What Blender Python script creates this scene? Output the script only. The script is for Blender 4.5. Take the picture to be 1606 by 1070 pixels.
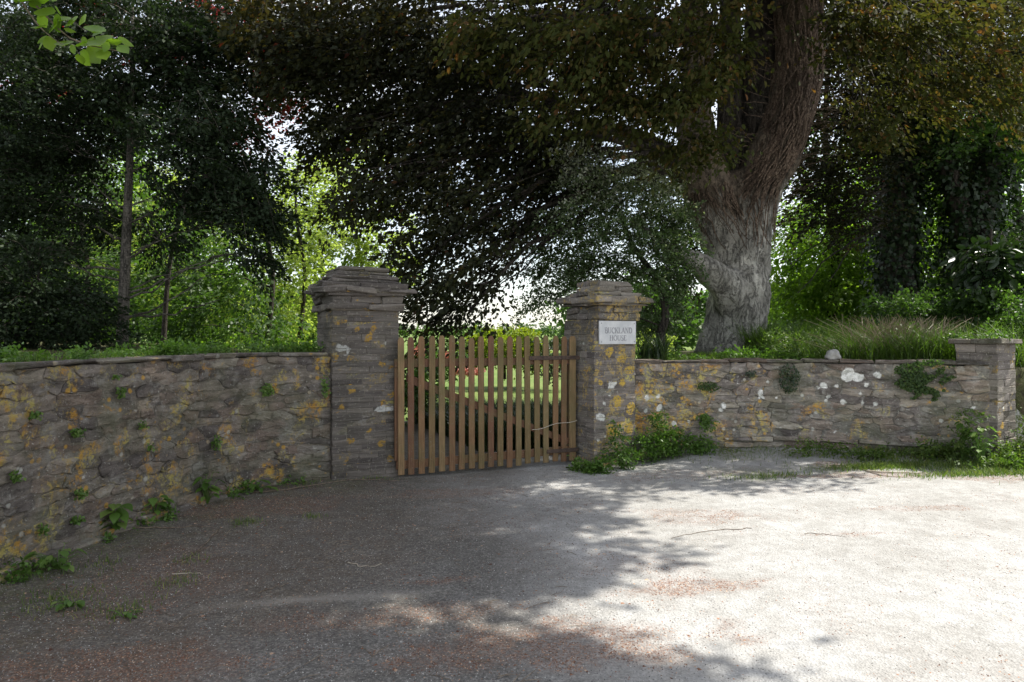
import bpy, bmesh, math, random
import numpy as np
from mathutils import Vector
R = math.radians
rng = np.random.default_rng(7)
random.seed(7)
for o in list(bpy.data.objects): bpy.data.objects.remove(o)
SC = bpy.context.scene
COL = SC.collection

# ------------------------------------------------------------------ camera, sky, sun
H = 1.65                      # eye height
F = 1070.0                    # focal length in photograph pixels (24 mm)
cam_d = bpy.data.cameras.new('camera'); cam = bpy.data.objects.new('camera', cam_d); COL.objects.link(cam)
cam.location = (0, 0, H); cam.rotation_euler = (R(90), 0, 0)
cam_d.sensor_width = 36; cam_d.lens = F/1606*36; cam_d.shift_y = -10/1606
cam_d.clip_start = 0.05; cam_d.clip_end = 2000
SC.camera = cam
SUN_EL, SUN_AZ = 56.0, 68.0   # azimuth measured from +Y towards +X
w = bpy.data.worlds.new('World'); SC.world = w; w.use_nodes = True
nt = w.node_tree; bg = nt.nodes['Background']
sky = nt.nodes.new('ShaderNodeTexSky'); sky.sky_type = 'NISHITA'; sky.sun_disc = False
sky.sun_elevation = R(SUN_EL); sky.sun_rotation = R(SUN_AZ); sky.dust_density = 1.2; sky.air_density = 1.0; sky.ozone_density = 1.0
bg.inputs['Strength'].default_value = 0.135
# thin bright high cloud over the blue
tcw = nt.nodes.new('ShaderNodeTexCoord'); cn = nt.nodes.new('ShaderNodeTexNoise'); cn.inputs['Scale'].default_value = 2.2; cn.inputs['Detail'].default_value = 5
cr_ = nt.nodes.new('ShaderNodeMapRange'); cr_.inputs[1].default_value = .35; cr_.inputs[2].default_value = .7; cr_.inputs[3].default_value = .35; cr_.inputs[4].default_value = .8
cm = nt.nodes.new('ShaderNodeMix'); cm.data_type = 'RGBA'; cm.inputs[7].default_value = (5.2, 5.25, 5.5, 1)
nt.links.new(tcw.outputs['Generated'], cn.inputs['Vector']); nt.links.new(cn.outputs[0], cr_.inputs[0]); nt.links.new(cr_.outputs[0], cm.inputs[0])
nt.links.new(sky.outputs[0], cm.inputs[6]); nt.links.new(cm.outputs[2], bg.inputs['Color'])
sl = bpy.data.lights.new('sun', 'SUN'); sl.energy = 4.2; sl.angle = R(0.6); sl.color = (1.0, 0.975, 0.93)
so = bpy.data.objects.new('sun', sl); COL.objects.link(so)
sd = Vector((math.cos(R(SUN_EL))*math.sin(R(SUN_AZ)), math.cos(R(SUN_EL))*math.cos(R(SUN_AZ)), math.sin(R(SUN_EL))))
so.rotation_euler = sd.to_track_quat('Z', 'Y').to_euler(); so.location = (20, 8, 30)
SC.view_settings.view_transform = 'Standard'; SC.view_settings.look = 'None'
SC.view_settings.use_white_balance = True; SC.view_settings.white_balance_temperature = 6800; SC.view_settings.white_balance_tint = 8
SC.view_settings.exposure = 1.05; SC.view_settings.gamma = 1.0; SC.view_settings.use_curve_mapping = False
SC.render.engine = 'CYCLES'

def P(px, py, d):
    """point at depth d seen at a pixel of the 1606x1070 photograph"""
    return np.array([(px-803)/F*d, d, H-(py-525)/F*d])

# ------------------------------------------------------------------ object helpers
WORG = {}
def register(o, origin, parent):
    COL.objects.link(o)
    WORG[o.name] = np.array(origin, float)
    if parent is not None:
        o.parent = parent
        o.location = tuple(np.array(origin, float)-WORG[parent.name])
    else:
        o.location = tuple(origin)
    return o
def tag(o, label=None, cat=None, group=None, kind=None):
    if label: o['label'] = label
    if cat: o['category'] = cat
    if group: o['group'] = group
    if kind: o['kind'] = kind
    return o
def thing(name, label, cat, loc=(0, 0, 0), group=None):
    o = bpy.data.objects.new(name, None); o.empty_display_size = 0.2
    register(o, loc, None)
    return tag(o, label, cat, group)
def mesh_np(name, V, Fc, mat, parent=None, tint=None, smooth=False, origin=None, attrs=None):
    """V (n,3) world coords, Fc (m,k) int array or list of lists"""
    V = np.asarray(V, float)
    if origin is None: origin = WORG[parent.name] if parent is not None else (0, 0, 0)
    me = bpy.data.meshes.new(name)
    L = V-np.asarray(origin, float)
    if isinstance(Fc, np.ndarray):
        n, k = Fc.shape
        me.vertices.add(len(L)); me.vertices.foreach_set('co', L.astype(np.float32).ravel())
        me.loops.add(n*k); me.loops.foreach_set('vertex_index', Fc.astype(np.int32).ravel())
        me.polygons.add(n); me.polygons.foreach_set('loop_start', (np.arange(n)*k).astype(np.int32))
        me.update(calc_edges=True)
    else:
        me.from_pydata(L.tolist(), [], Fc); me.update()
    if tint is not None:
        a = me.attributes.new('tint', 'FLOAT', 'POINT'); a.data.foreach_set('value', np.asarray(tint, np.float32))
    for kname, arr in (attrs or {}).items():
        a = me.attributes.new(kname, 'FLOAT', 'POINT'); a.data.foreach_set('value', np.asarray(arr, np.float32))
    if smooth: me.shade_smooth()
    if mat: me.materials.append(mat)
    o = bpy.data.objects.new(name, me)
    return register(o, origin, parent)

class MB:
    """collects tubes, boxes and polygons into one mesh"""
    def __init__(s): s.v = []; s.f = []; s.t = []; s.n = 0
    def add(s, V, Fs, t=0.5):
        s.v.append(np.asarray(V, float)); s.f += [[i+s.n for i in f] for f in Fs]; s.t.append(np.full(len(V), t)); s.n += len(V)
    def tube(s, pts, rad, sides=6, t=0.5, cap=True, lump=0.0):
        pts = np.asarray(pts, float); n = len(pts)
        rad = np.broadcast_to(np.asarray(rad, float), (n,))
        T = np.gradient(pts, axis=0); T /= np.linalg.norm(T, axis=1)[:, None]+1e-9
        ref = np.array([0, 0, 1.0]) if abs(T[0][2]) < 0.8 else np.array([0, 1.0, 0])
        rings = []
        for i in range(n):
            a = np.cross(T[i], ref); a /= np.linalg.norm(a)+1e-9; b = np.cross(T[i], a)
            an = np.arange(sides)/sides*2*math.pi
            r = rad[i]*(1+lump*np.sin(an*3+i*0.4)+lump*0.6*np.sin(an*5-i*0.3+1))
            rings.append(pts[i]+(np.cos(an)*r)[:, None]*a+(np.sin(an)*r)[:, None]*b)
        V = np.concatenate(rings); Fs = []
        for i in range(n-1):
            for j in range(sides):
                k = (j+1) % sides
                Fs.append([i*sides+j, i*sides+k, (i+1)*sides+k, (i+1)*sides+j])
        if cap: Fs.append(list(range(sides))[::-1]); Fs.append([(n-1)*sides+j for j in range(sides)])
        s.add(V, Fs, t)
    def build(s, name, mat, parent=None, smooth=False, origin=None):
        return mesh_np(name, np.concatenate(s.v), s.f, mat, parent, tint=np.concatenate(s.t), smooth=smooth, origin=origin)

def curve_pts(p0, p1, bend=(0, 0, 0), n=8, wob=0.0, r=None):
    r = r or rng
    p0 = np.asarray(p0, float); p1 = np.asarray(p1, float); m = (p0+p1)/2+np.asarray(bend, float)
    t = np.linspace(0, 1, n)[:, None]
    q = (1-t)**2*p0+2*t*(1-t)*m+t**2*p1
    if wob:
        j = r.normal(0, wob, q.shape); j[0] = 0; q = q+j*np.sin(t*math.pi*0.9+0.1)
    return q
def poly_interp(pts, n):
    pts = np.asarray(pts, float)
    d = np.r_[0, np.cumsum(np.linalg.norm(np.diff(pts[:, :3], axis=0), axis=1))]
    t = np.linspace(0, d[-1], n)
    # smooth (catmull) interpolation
    out = []
    for x in t:
        i = min(np.searchsorted(d, x, side='right')-1, len(pts)-2); u = (x-d[i])/(d[i+1]-d[i]+1e-9)
        p0 = pts[max(i-1, 0)]; p1 = pts[i]; p2 = pts[i+1]; p3 = pts[min(i+2, len(pts)-1)]
        out.append(0.5*((2*p1)+(-p0+p2)*u+(2*p0-5*p1+4*p2-p3)*u*u+(-p0+3*p1-3*p2+p3)*u**3))
    return np.array(out)

# numpy value noise
_tab = rng.random((256, 256))
def vnoise(x, y, s=1.0, seed=0):
    x = np.asarray(x)*s+seed*17.3; y = np.asarray(y)*s+seed*9.1
    xi = np.floor(x).astype(int); yi = np.floor(y).astype(int); u = x-xi; v = y-yi
    u = u*u*(3-2*u); v = v*v*(3-2*v)
    g = lambda a, b: _tab[a % 256, b % 256]
    return (g(xi, yi)*(1-u)+g(xi+1, yi)*u)*(1-v)+(g(xi, yi+1)*(1-u)+g(xi+1, yi+1)*u)*v
def fbm(x, y, s=1.0, seed=0, o=4):
    t = 0; a = 0.5
    for k in range(o): t = t+a*vnoise(x, y, s*2**k, seed+k*3); a *= 0.5
    return t/(1-0.5**o)
def sstep(a, b, x):
    t = np.clip((x-a)/(b-a), 0, 1); return t*t*(3-2*t)

# ------------------------------------------------------------------ materials
class NT:
    def __init__(s, name):
        s.m = bpy.data.materials.new(name); s.m.use_nodes = True; s.t = s.m.node_tree; s.n = s.t.nodes
        s.b = s.n['Principled BSDF']; s.out = s.n['Material Output']
        s.pos = s.n.new('ShaderNodeNewGeometry').outputs['Position']
    def L(s, a, b): s.t.links.new(a, b)
    def put(s, sock, v):
        if hasattr(v, 'is_output') or isinstance(v, bpy.types.NodeSocket): s.L(v, sock)
        else:
            if isinstance(v, (tuple, list)) and len(v) == 3 and sock.type == 'RGBA': v = (*v, 1)
            sock.default_value = v
    def noise(s, scale, detail=4, rough=0.55, vec=None, dist=0.0):
        n = s.n.new('ShaderNodeTexNoise'); n.inputs['Scale'].default_value = scale; n.inputs['Detail'].default_value = detail
        n.inputs['Roughness'].default_value = rough; n.inputs['Distortion'].default_value = dist
        s.L(vec if vec is not None else s.pos, n.inputs['Vector']); return n.outputs[0]
    def noisec(s, scale, detail=2):
        n = s.n.new('ShaderNodeTexNoise'); n.inputs['Scale'].default_value = scale; n.inputs['Detail'].default_value = detail
        s.L(s.pos, n.inputs['Vector']); return n.outputs[1]
    def voro(s, scale, vec=None, feature='F1'):
        n = s.n.new('ShaderNodeTexVoronoi'); n.feature = feature; n.inputs['Scale'].default_value = scale
        s.L(vec if vec is not None else s.pos, n.inputs['Vector']); return n
    def scale(s, vec, sc):
        n = s.n.new('ShaderNodeVectorMath'); n.operation = 'MULTIPLY'; s.L(vec, n.inputs[0]); n.inputs[1].default_value = sc; return n.outputs[0]
    def ramp(s, fac, stops):
        n = s.n.new('ShaderNodeValToRGB'); e = n.color_ramp.elements
        while len(e) < len(stops): e.new(0.5)
        for i, (p, c) in enumerate(stops):
            e[i].position = p; e[i].color = (*c, 1) if isinstance(c, (tuple, list)) else (c, c, c, 1)
        s.put(n.inputs[0], fac); return n.outputs[0]
    def math(s, op, a, b=None, clamp=False):
        n = s.n.new('ShaderNodeMath'); n.operation = op; n.use_clamp = clamp; s.put(n.inputs[0], a)
        if b is not None: s.put(n.inputs[1], b)
        return n.outputs[0]
    def mix(s, fac, a, b, mode='MIX'):
        n = s.n.new('ShaderNodeMix'); n.data_type = 'RGBA'; n.blend_type = mode
        s.put(n.inputs[0], fac); s.put(n.inputs[6], a); s.put(n.inputs[7], b); return n.outputs[2]
    def attr(s, name):
        n = s.n.new('ShaderNodeAttribute'); n.attribute_name = name; return n.outputs['Fac']
    def rand(s): return s.n.new('ShaderNodeObjectInfo').outputs['Random']
    def z(s):
        n = s.n.new('ShaderNodeSeparateXYZ'); s.L(s.pos, n.inputs[0]); return n.outputs[2]
    def x(s):
        n = s.n.new('ShaderNodeSeparateXYZ'); s.L(s.pos, n.inputs[0]); return n.outputs[0]
    def bump(s, hgt, strength=0.5, dist=0.02):
        n = s.n.new('ShaderNodeBump'); n.inputs['Strength'].default_value = strength; n.inputs['Distance'].default_value = dist
        s.L(hgt, n.inputs['Height']); s.L(n.outputs[0], s.b.inputs['Normal']); return n
    def fin(s, col, rough=0.8, spec=0.3):
        s.put(s.b.inputs['Base Color'], col); s.put(s.b.inputs['Roughness'], rough); s.b.inputs['Specular IOR Level'].default_value = spec
        return s.m
    def spots(s, spots, warp=0.10, wscale=11):
        """sum of soft-edged blotches at given world positions, edges broken by noise"""
        c = s.noisec(wscale, 4)
        o = s.n.new('ShaderNodeVectorMath'); o.operation = 'SUBTRACT'; s.L(c, o.inputs[0]); o.inputs[1].default_value = (0.5,)*3
        m = s.n.new('ShaderNodeVectorMath'); m.operation = 'SCALE'; s.L(o.outputs[0], m.inputs[0]); m.inputs['Scale'].default_value = warp
        a = s.n.new('ShaderNodeVectorMath'); a.operation = 'ADD'; s.L(m.outputs[0], a.inputs[0]); s.L(s.pos, a.inputs[1])
        acc = None
        for p, r in spots:
            d = s.n.new('ShaderNodeVectorMath'); d.operation = 'DISTANCE'; s.L(a.outputs[0], d.inputs[0]); d.inputs[1].default_value = tuple(p)
            q = s.math('MULTIPLY', s.math('SUBTRACT', r, d.outputs['Value']), 70, clamp=True)
            acc = q if acc is None else s.math('MAXIMUM', acc, q)
        return acc

def leaf_mat(name, stops, trans=0.45, tcol=(1.6, 1.9, 0.7), rough=0.5, spec=0.4, vein=False):
    s = NT(name)
    t = s.attr('tint')
    col = s.ramp(t, stops)
    nb = s.noise(0.8, 2)
    col = s.mix(0.5, col, s.mix(nb, (0.55, 0.6, 0.6), (1.35, 1.3, 1.2)), 'MULTIPLY')
    s.fin(col, rough, spec)
    tr = s.n.new('ShaderNodeBsdfTranslucent'); s.put(tr.inputs[0], s.mix(1.0, col, tcol, 'MULTIPLY'))
    mx = s.n.new('ShaderNodeMixShader'); mx.inputs[0].default_value = trans
    s.L(s.b.outputs[0], mx.inputs[1]); s.L(tr.outputs[0], mx.inputs[2]); s.L(mx.outputs[0], s.out.inputs[0])
    return s.m

def stone_mat(name, orange=0.58, dark=1.0, spots=(), bias_x=None, green=0.3, ramp=None):
    s = NT(name)
    r = s.rand()
    base = s.ramp(r, ramp or [(0.0, (0.070, 0.060, 0.055)), (0.3, (0.115, 0.100, 0.090)), (0.55, (0.155, 0.135, 0.113)), (0.8, (0.130, 0.098, 0.080)), (1.0, (0.21, 0.19, 0.155))])
    strat = s.noise(4.5, 6, 0.7, s.scale(s.pos, (1, 1, 3.2)))
    base = s.mix(1.0, base, s.ramp(strat, [(0.3, 0.45), (0.5, 1.0), (0.72, 1.8)]), 'MULTIPLY')
    blot = s.noise(6, 5, 0.7)
    base = s.mix(s.ramp(blot, [(0.52, 0.0), (0.66, 0.5)]), base, (0.27, 0.26, 0.235))
    fine = s.noise(38, 4, 0.7)
    base = s.mix(s.ramp(fine, [(0.60, 0.0), (0.68, 0.65)]), base, (0.36, 0.35, 0.31))
    base = s.mix(s.ramp(s.noise(21, 5, 0.7), [(0.28, 0.75), (0.42, 0.0)]), base, (0.03, 0.028, 0.026))
    # green algae, more towards the foot
    g = s.noise(2.1, 5, 0.6)
    base = s.mix(s.math('MULTIPLY', s.ramp(g, [(0.48, 0.0), (0.70, 1.0)]), green), base, (0.085, 0.10, 0.045))
    # orange / mustard crust lichen
    ln = s.noise(3.0, 7, 0.68, dist=0.4)
    lv = ln
    if bias_x is not None:     # more crust near this place on the wall
        x0, wd, amt = bias_x
        near = s.math('MULTIPLY', s.math('SUBTRACT', 1.0, s.math('DIVIDE', s.math('ABSOLUTE', s.math('SUBTRACT', s.x(), x0)), wd), clamp=True), amt)
        lv = s.math('ADD', ln, near)
    lm = s.ramp(lv, [(orange, 0.0), (orange+0.07, 1.0)])
    brk = s.ramp(s.noise(26, 4, 0.75), [(0.44, 0.0), (0.56, 1.0)])
    lm = s.math('MULTIPLY', lm, brk)
    lc = s.mix(s.ramp(s.noise(5, 2), [(0.4, 0.0), (0.6, 1.0)]), (0.36, 0.19, 0.035), (0.34, 0.29, 0.09))
    base = s.mix(s.math('MULTIPLY', lm, 0.85), base, lc)
    v = s.voro(9.0); sm = s.math('MULTIPLY', s.ramp(v.outputs['Distance'], [(0.16, 1.0), (0.24, 0.0)]), s.ramp(s.noise(1.7, 3), [(0.52, 0.0), (0.58, 1.0)]))
    base = s.mix(s.math('MULTIPLY', sm, 0.7), base, s.mix(s.ramp(s.noise(1.1, 1), [(0.48, 0.0), (0.52, 1.0)]), (0.42, 0.24, 0.04), (0.36, 0.36, 0.32)))
    if spots:
        sp = s.spots(spots)
        base = s.mix(s.math('MULTIPLY', sp, s.ramp(s.noise(32, 5, .8), [(0.34, 0.35), (0.52, 1.0)])), base, s.mix(s.ramp(s.noise(12, 3), [(.4, 0.), (.6, 1.)]), (0.38, 0.38, 0.35), (0.58, 0.57, 0.54)))
    if dark != 1.0: base = s.mix(1.0, base, (dark, dark, dark), 'MULTIPLY')
    h = s.math('ADD', s.math('MULTIPLY', strat, 0.9), s.math('ADD', s.math('MULTIPLY', fine, 0.35), s.math('MULTIPLY', blot, 0.5)))
    s.bump(h, 0.95, 0.03)
    return s.fin(base, 0.9, 0.15)

def bark_mat(name, c1, c2, c3, zs=4.0, sc=9, top=None, ztop=3.5):
    s = NT(name)
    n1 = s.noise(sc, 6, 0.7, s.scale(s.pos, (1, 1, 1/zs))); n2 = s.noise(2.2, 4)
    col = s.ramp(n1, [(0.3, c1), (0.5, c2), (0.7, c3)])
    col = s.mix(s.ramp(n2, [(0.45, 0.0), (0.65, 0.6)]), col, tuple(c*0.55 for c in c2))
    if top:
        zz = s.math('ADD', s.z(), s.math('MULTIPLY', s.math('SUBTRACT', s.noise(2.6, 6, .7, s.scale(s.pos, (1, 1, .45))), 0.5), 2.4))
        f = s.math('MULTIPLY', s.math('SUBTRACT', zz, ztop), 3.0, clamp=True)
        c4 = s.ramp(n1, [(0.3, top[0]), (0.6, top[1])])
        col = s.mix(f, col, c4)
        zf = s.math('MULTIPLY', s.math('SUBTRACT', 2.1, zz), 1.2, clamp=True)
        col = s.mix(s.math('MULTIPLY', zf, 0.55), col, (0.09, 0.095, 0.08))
    ck = s.noise(7, 6, .75, s.scale(s.pos, (1, 1, .28)), dist=.6); ckm = s.ramp(s.math('ABSOLUTE', s.math('SUBTRACT', ck, .5)), [(0.0, 1.), (0.022, 0.)])
    col = s.mix(s.math('MULTIPLY', ckm, .65), col, tuple(c*.35 for c in c1))
    n9 = s.noise(30, 6, .8); col = s.mix(1.0, col, s.ramp(n9, [(.35, .72), (.5, 1.), (.65, 1.22)]), 'MULTIPLY')
    s.bump(s.math('SUBTRACT', s.math('ADD', n1, s.math('MULTIPLY', n9, 0.6)), s.math('MULTIPLY', ckm, .8)), 0.9, 0.03)
    return s.fin(col, 0.85, 0.2)

def plain(name, c1, c2, sc=20, rough=0.8, bump=0.3):
    s = NT(name); n = s.noise(sc, 4); s.bump(n, bump, 0.01)
    return s.fin(s.mix(s.ramp(n, [(0.35, 0.0), (0.65, 1.0)]), c1, c2), rough, 0.25)

def dim(st, k): return [(p, tuple(c*k for c in col)) for p, col in st]
M_beech = leaf_mat('beech_leaf', [(0, (0.018, 0.030, 0.012)), (0.5, (0.035, 0.050, 0.016)), (0.8, (0.055, 0.060, 0.020)), (0.92, (0.10, 0.06, 0.03)), (1, (0.12, 0.05, 0.03))], 0.35, (1.5, 1.6, 0.6))
M_copper = leaf_mat('copper_beech_leaf', [(0, (0.014, 0.018, 0.009)), (0.5, (0.026, 0.033, 0.014)), (0.8, (0.044, 0.055, 0.018)), (0.93, (0.06, 0.042, 0.018)), (1, (0.10, 0.03, 0.018))], 0.35, (2.2, 1.5, 0.7), rough=.6, spec=.25)
M_bronze = leaf_mat('bronze_green_leaf', [(0, (0.035, 0.046, 0.013)), (0.5, (0.062, 0.074, 0.022)), (0.8, (0.095, 0.078, 0.028)), (1, (0.16, 0.08, 0.036))], 0.35, (1.5, 1.4, 0.6), spec=.12, rough=.7)
M_red = leaf_mat('red_leaf', [(0, (0.05, 0.008, 0.010)), (0.6, (0.10, 0.016, 0.016)), (1, (0.16, 0.05, 0.02))], 0.5, (2.6, 1.0, 0.9))
M_holly = leaf_mat('dark_evergreen_leaf', [(0, (0.012, 0.021, 0.010)), (0.6, (0.024, 0.040, 0.018)), (1, (0.05, 0.07, 0.035))], 0.2, rough=0.6, spec=0.2)
M_lime = leaf_mat('lime_green_leaf', [(0, (0.15, 0.19, 0.04)), (0.6, (0.23, 0.28, 0.07)), (1, (0.32, 0.36, 0.12))], 0.66, (1.6, 1.75, 1.05))
M_lime2 = leaf_mat('fresh_green_leaf', [(0, (0.08, 0.14, 0.022)), (0.6, (0.14, 0.22, 0.034)), (1, (0.22, 0.30, 0.06))], 0.64, (1.7, 1.9, 0.7))
M_mid = leaf_mat('mid_green_leaf', [(0, (0.035, 0.07, 0.02)), (0.6, (0.06, 0.11, 0.028)), (1, (0.10, 0.15, 0.04))], 0.45, (1.6, 1.9, 0.7))
M_haw = leaf_mat('hawthorn_leaf', [(0, (0.04, 0.075, 0.026)), (0.42, (0.075, 0.12, 0.045)), (0.64, (0.13, 0.165, 0.09)), (0.78, (0.32, 0.34, 0.29)), (1, (0.48, 0.49, 0.46))], 0.3)
M_ivy = leaf_mat('ivy_leaf', [(0, (0.014, 0.030, 0.012)), (0.7, (0.03, 0.055, 0.018)), (1, (0.06, 0.09, 0.03))], 0.15, rough=0.35)
M_weed = leaf_mat('weed_leaf', [(0, (0.06, 0.12, 0.025)), (0.6, (0.11, 0.20, 0.04)), (1, (0.18, 0.25, 0.07))], 0.35)
M_near = leaf_mat('fresh_leaf', [(0, (0.10, 0.18, 0.022)), (1, (0.18, 0.27, 0.04))], 0.5, (1.6, 1.8, 0.5))
M_ivy2 = leaf_mat('trunk_ivy_leaf', [(0, (0.010, 0.022, 0.008)), (0.7, (0.022, 0.042, 0.012)), (1, (0.05, 0.08, 0.025))], 0.15, rough=0.45, spec=.3)
M_grass = leaf_mat('grass_blade', [(0, (0.05, 0.09, 0.018)), (0.6, (0.10, 0.165, 0.03)), (0.93, (0.16, 0.22, 0.05)), (1, (0.30, 0.27, 0.13))], 0.35)
M_verge = leaf_mat('verge_blade', [(0, (0.06, 0.11, 0.022)), (0.6, (0.11, 0.17, 0.04)), (1, (0.26, 0.27, 0.09))], 0.35)
M_dry = leaf_mat('dry_stem', [(0, (0.16, 0.11, 0.07)), (1, (0.38, 0.30, 0.20))], 0.15, (1, 1, 0.9))
M_yel = leaf_mat('golden_green_leaf', [(0, (0.13, 0.18, 0.02)), (1, (0.26, 0.30, 0.05))], 0.5, (1.5, 1.6, 0.5))
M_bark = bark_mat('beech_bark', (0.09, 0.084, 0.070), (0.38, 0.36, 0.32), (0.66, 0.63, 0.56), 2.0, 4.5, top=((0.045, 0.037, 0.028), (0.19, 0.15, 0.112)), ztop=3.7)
M_dbark = bark_mat('dark_bark', (0.03, 0.026, 0.022), (0.065, 0.055, 0.045), (0.12, 0.10, 0.085))
M_gbark = bark_mat('grey_bark', (0.10, 0.095, 0.08), (0.18, 0.16, 0.135), (0.30, 0.27, 0.22), 0.3, 14)
M_vine = bark_mat('ivy_stem_bark', (0.09, 0.06, 0.045), (0.19, 0.135, 0.10), (0.32, 0.25, 0.19), 1.0, 30)
M_twig = plain('dry_twig', (0.10, 0.075, 0.055), (0.25, 0.20, 0.15), 30)

# ------------------------------------------------------------------ leaves
def unit(a): return a/(np.linalg.norm(a, axis=-1, keepdims=True)+1e-9)
def leaves(name, Pn, A, N, Ln, mat, parent, tint, wr=0.6, six=False, fold=0.12):
    A = unit(A); B = unit(np.cross(A, N)); N = np.cross(B, A); Ln = Ln[:, None]; n = len(Pn)
    if six:
        up = fold*Ln*N
        V = np.stack([Pn, Pn+.28*A*Ln+.42*wr*B*Ln+up, Pn+.68*A*Ln+.38*wr*B*Ln+up*.8, Pn+A*Ln-up*.3,
                      Pn+.68*A*Ln-.38*wr*B*Ln+up*.8, Pn+.28*A*Ln-.42*wr*B*Ln+up], 1).reshape(-1, 3)
        b = (np.arange(n)*6)[:, None]
        Fc = np.concatenate([b+np.array([[0, 1, 2, 3]]), b+np.array([[0, 3, 4, 5]])]); k = 6
    else:
        V = np.stack([Pn, Pn+.45*A*Ln+.5*wr*B*Ln+fold*Ln*N, Pn+A*Ln, Pn+.5*A*Ln-.5*wr*B*Ln+fold*Ln*N], 1).reshape(-1, 3)
        Fc = (np.arange(n)*4)[:, None]+np.arange(4)[None]; k = 4
    return mesh_np(name, V, Fc, mat, parent, tint=np.repeat(tint, k))

DENS = 1.5
def blob_pts(r, blobs):
    out = []; idx = []
    for i, b in enumerate(blobs):
        c = np.array(b[0]); rad = np.array(b[1]); n = int(b[2]*DENS)
        d = unit(r.normal(size=(n, 3))); q = r.random((n, 1))**0.45
        out.append(c+d*q*rad); idx += [i]*n
    return np.concatenate(out), np.array(idx)

def foliage(name, r, blobs, root, mat, parent, per=40, L=0.08, ls=0.5, wd=0.28, droop=0.35, tilt=0.35, hang=0.3, wr=0.6, six=False,
            tint=None, lift=0.0, flutter=0.5):
    """leaf sprays through a set of ellipsoids; each spray is a flat drooping twig-fan pointing away from the trunk"""
    C, idx = blob_pts(r, blobs); S = len(C); root = np.asarray(root)
    out = C-root; out[:, 2] *= 0.25; out = unit(out+r.normal(0, .45, out.shape)*np.linalg.norm(out, axis=1, keepdims=True))
    up = unit(np.array([0, 0, 1.0])+r.normal(0, tilt, (S, 3)))
    side = unit(np.cross(out, up)); up = np.cross(side, out)
    sc = r.uniform(0.6, 1.3, S)[:, None]
    u = r.random((S, per))**0.8*ls*sc-ls*0.4*sc
    v = r.normal(0, 1, (S, per))*wd*0.6*sc*(1.15-0.6*np.clip(u/ls+.4, 0, 1))
    wv = r.normal(0, 0.04, (S, per))*ls
    Pn = C[:, None]+u[..., None]*out[:, None]+v[..., None]*side[:, None]+wv[..., None]*up[:, None]
    uu = (u+ls*0.4)
    Pn[..., 2] -= droop*(uu**2+0.6*v**2)/ls
    A = out[:, None]*0.9+side[:, None]*np.sign(v)[..., None]*r.uniform(0.2, 1.2, (S, per))[..., None]+r.normal(0, flutter*0.6, (S, per, 3))
    A[..., 2] -= hang*r.random((S, per))*2
    Nn = up[:, None]+r.normal(0, flutter, (S, per, 3))
    t = np.clip((tint(C, r)[:, None] if tint is not None else r.random((S, 1))*0.5+.15)+r.normal(0, 0.16, (S, per)), 0, 1)
    Ls = L*r.uniform(0.6, 1.25, (S, per))
    n = S*per
    o = leaves(name, Pn.reshape(n, 3), A.reshape(n, 3), unit(Nn.reshape(n, 3)), Ls.reshape(n), mat, parent, t.reshape(n), wr, six)
    return o, C, idx, out, ls*sc[:, 0]

def limbs(parent, mat, r, blobs, idx, C, out, ls, starts, r0=0.12, twig=0.006, tmax=14, sag=0.3, twigs=True):
    """a limb from a start point to each blob, secondary branches to spray roots"""
    for i, b in enumerate(blobs):
        mb = MB(); c = np.array(b[0]); s0 = np.array(starts[i] if isinstance(starts, list) else starts(c))
        dist = np.linalg.norm(c-s0)
        path = curve_pts(s0, c, (0, 0, sag*dist*0.3), 9, 0.05*dist/3, r)
        rr = r0*min(1.0, dist/5)
        mb.tube(path, np.linspace(rr, rr*0.28, 9), 7, lump=0.03)
        sel = np.where(idx == i)[0]
        if twigs:
            for j in sel[:tmax]:
                k = r.integers(3, 9); q = C[j]-out[j]*ls[j]*.4
                mb.tube(curve_pts(path[k], q, (0, 0, .12), 5, .03, r), np.linspace(rr*.25+.006, twig, 5), 4, cap=False)
            for j in sel:
                a = C[j]-out[j]*ls[j]*.5; e = C[j]+out[j]*ls[j]*.55; e = e-np.array([0, 0, .25*ls[j]])
                mb.tube([a, (a+e)/2+np.array([0, 0, .04]), e], [twig*.8, twig*.6, twig*.25], 3, cap=False)
        mb.build('limb', mat, parent, smooth=True)

def Bp(px, py, d, rx, ry, rd, n):
    """blob from pixel centre / pixel radii at depth d"""
    return (P(px, py, d), (rx*d/F, rd, ry*d/F), n)

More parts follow.
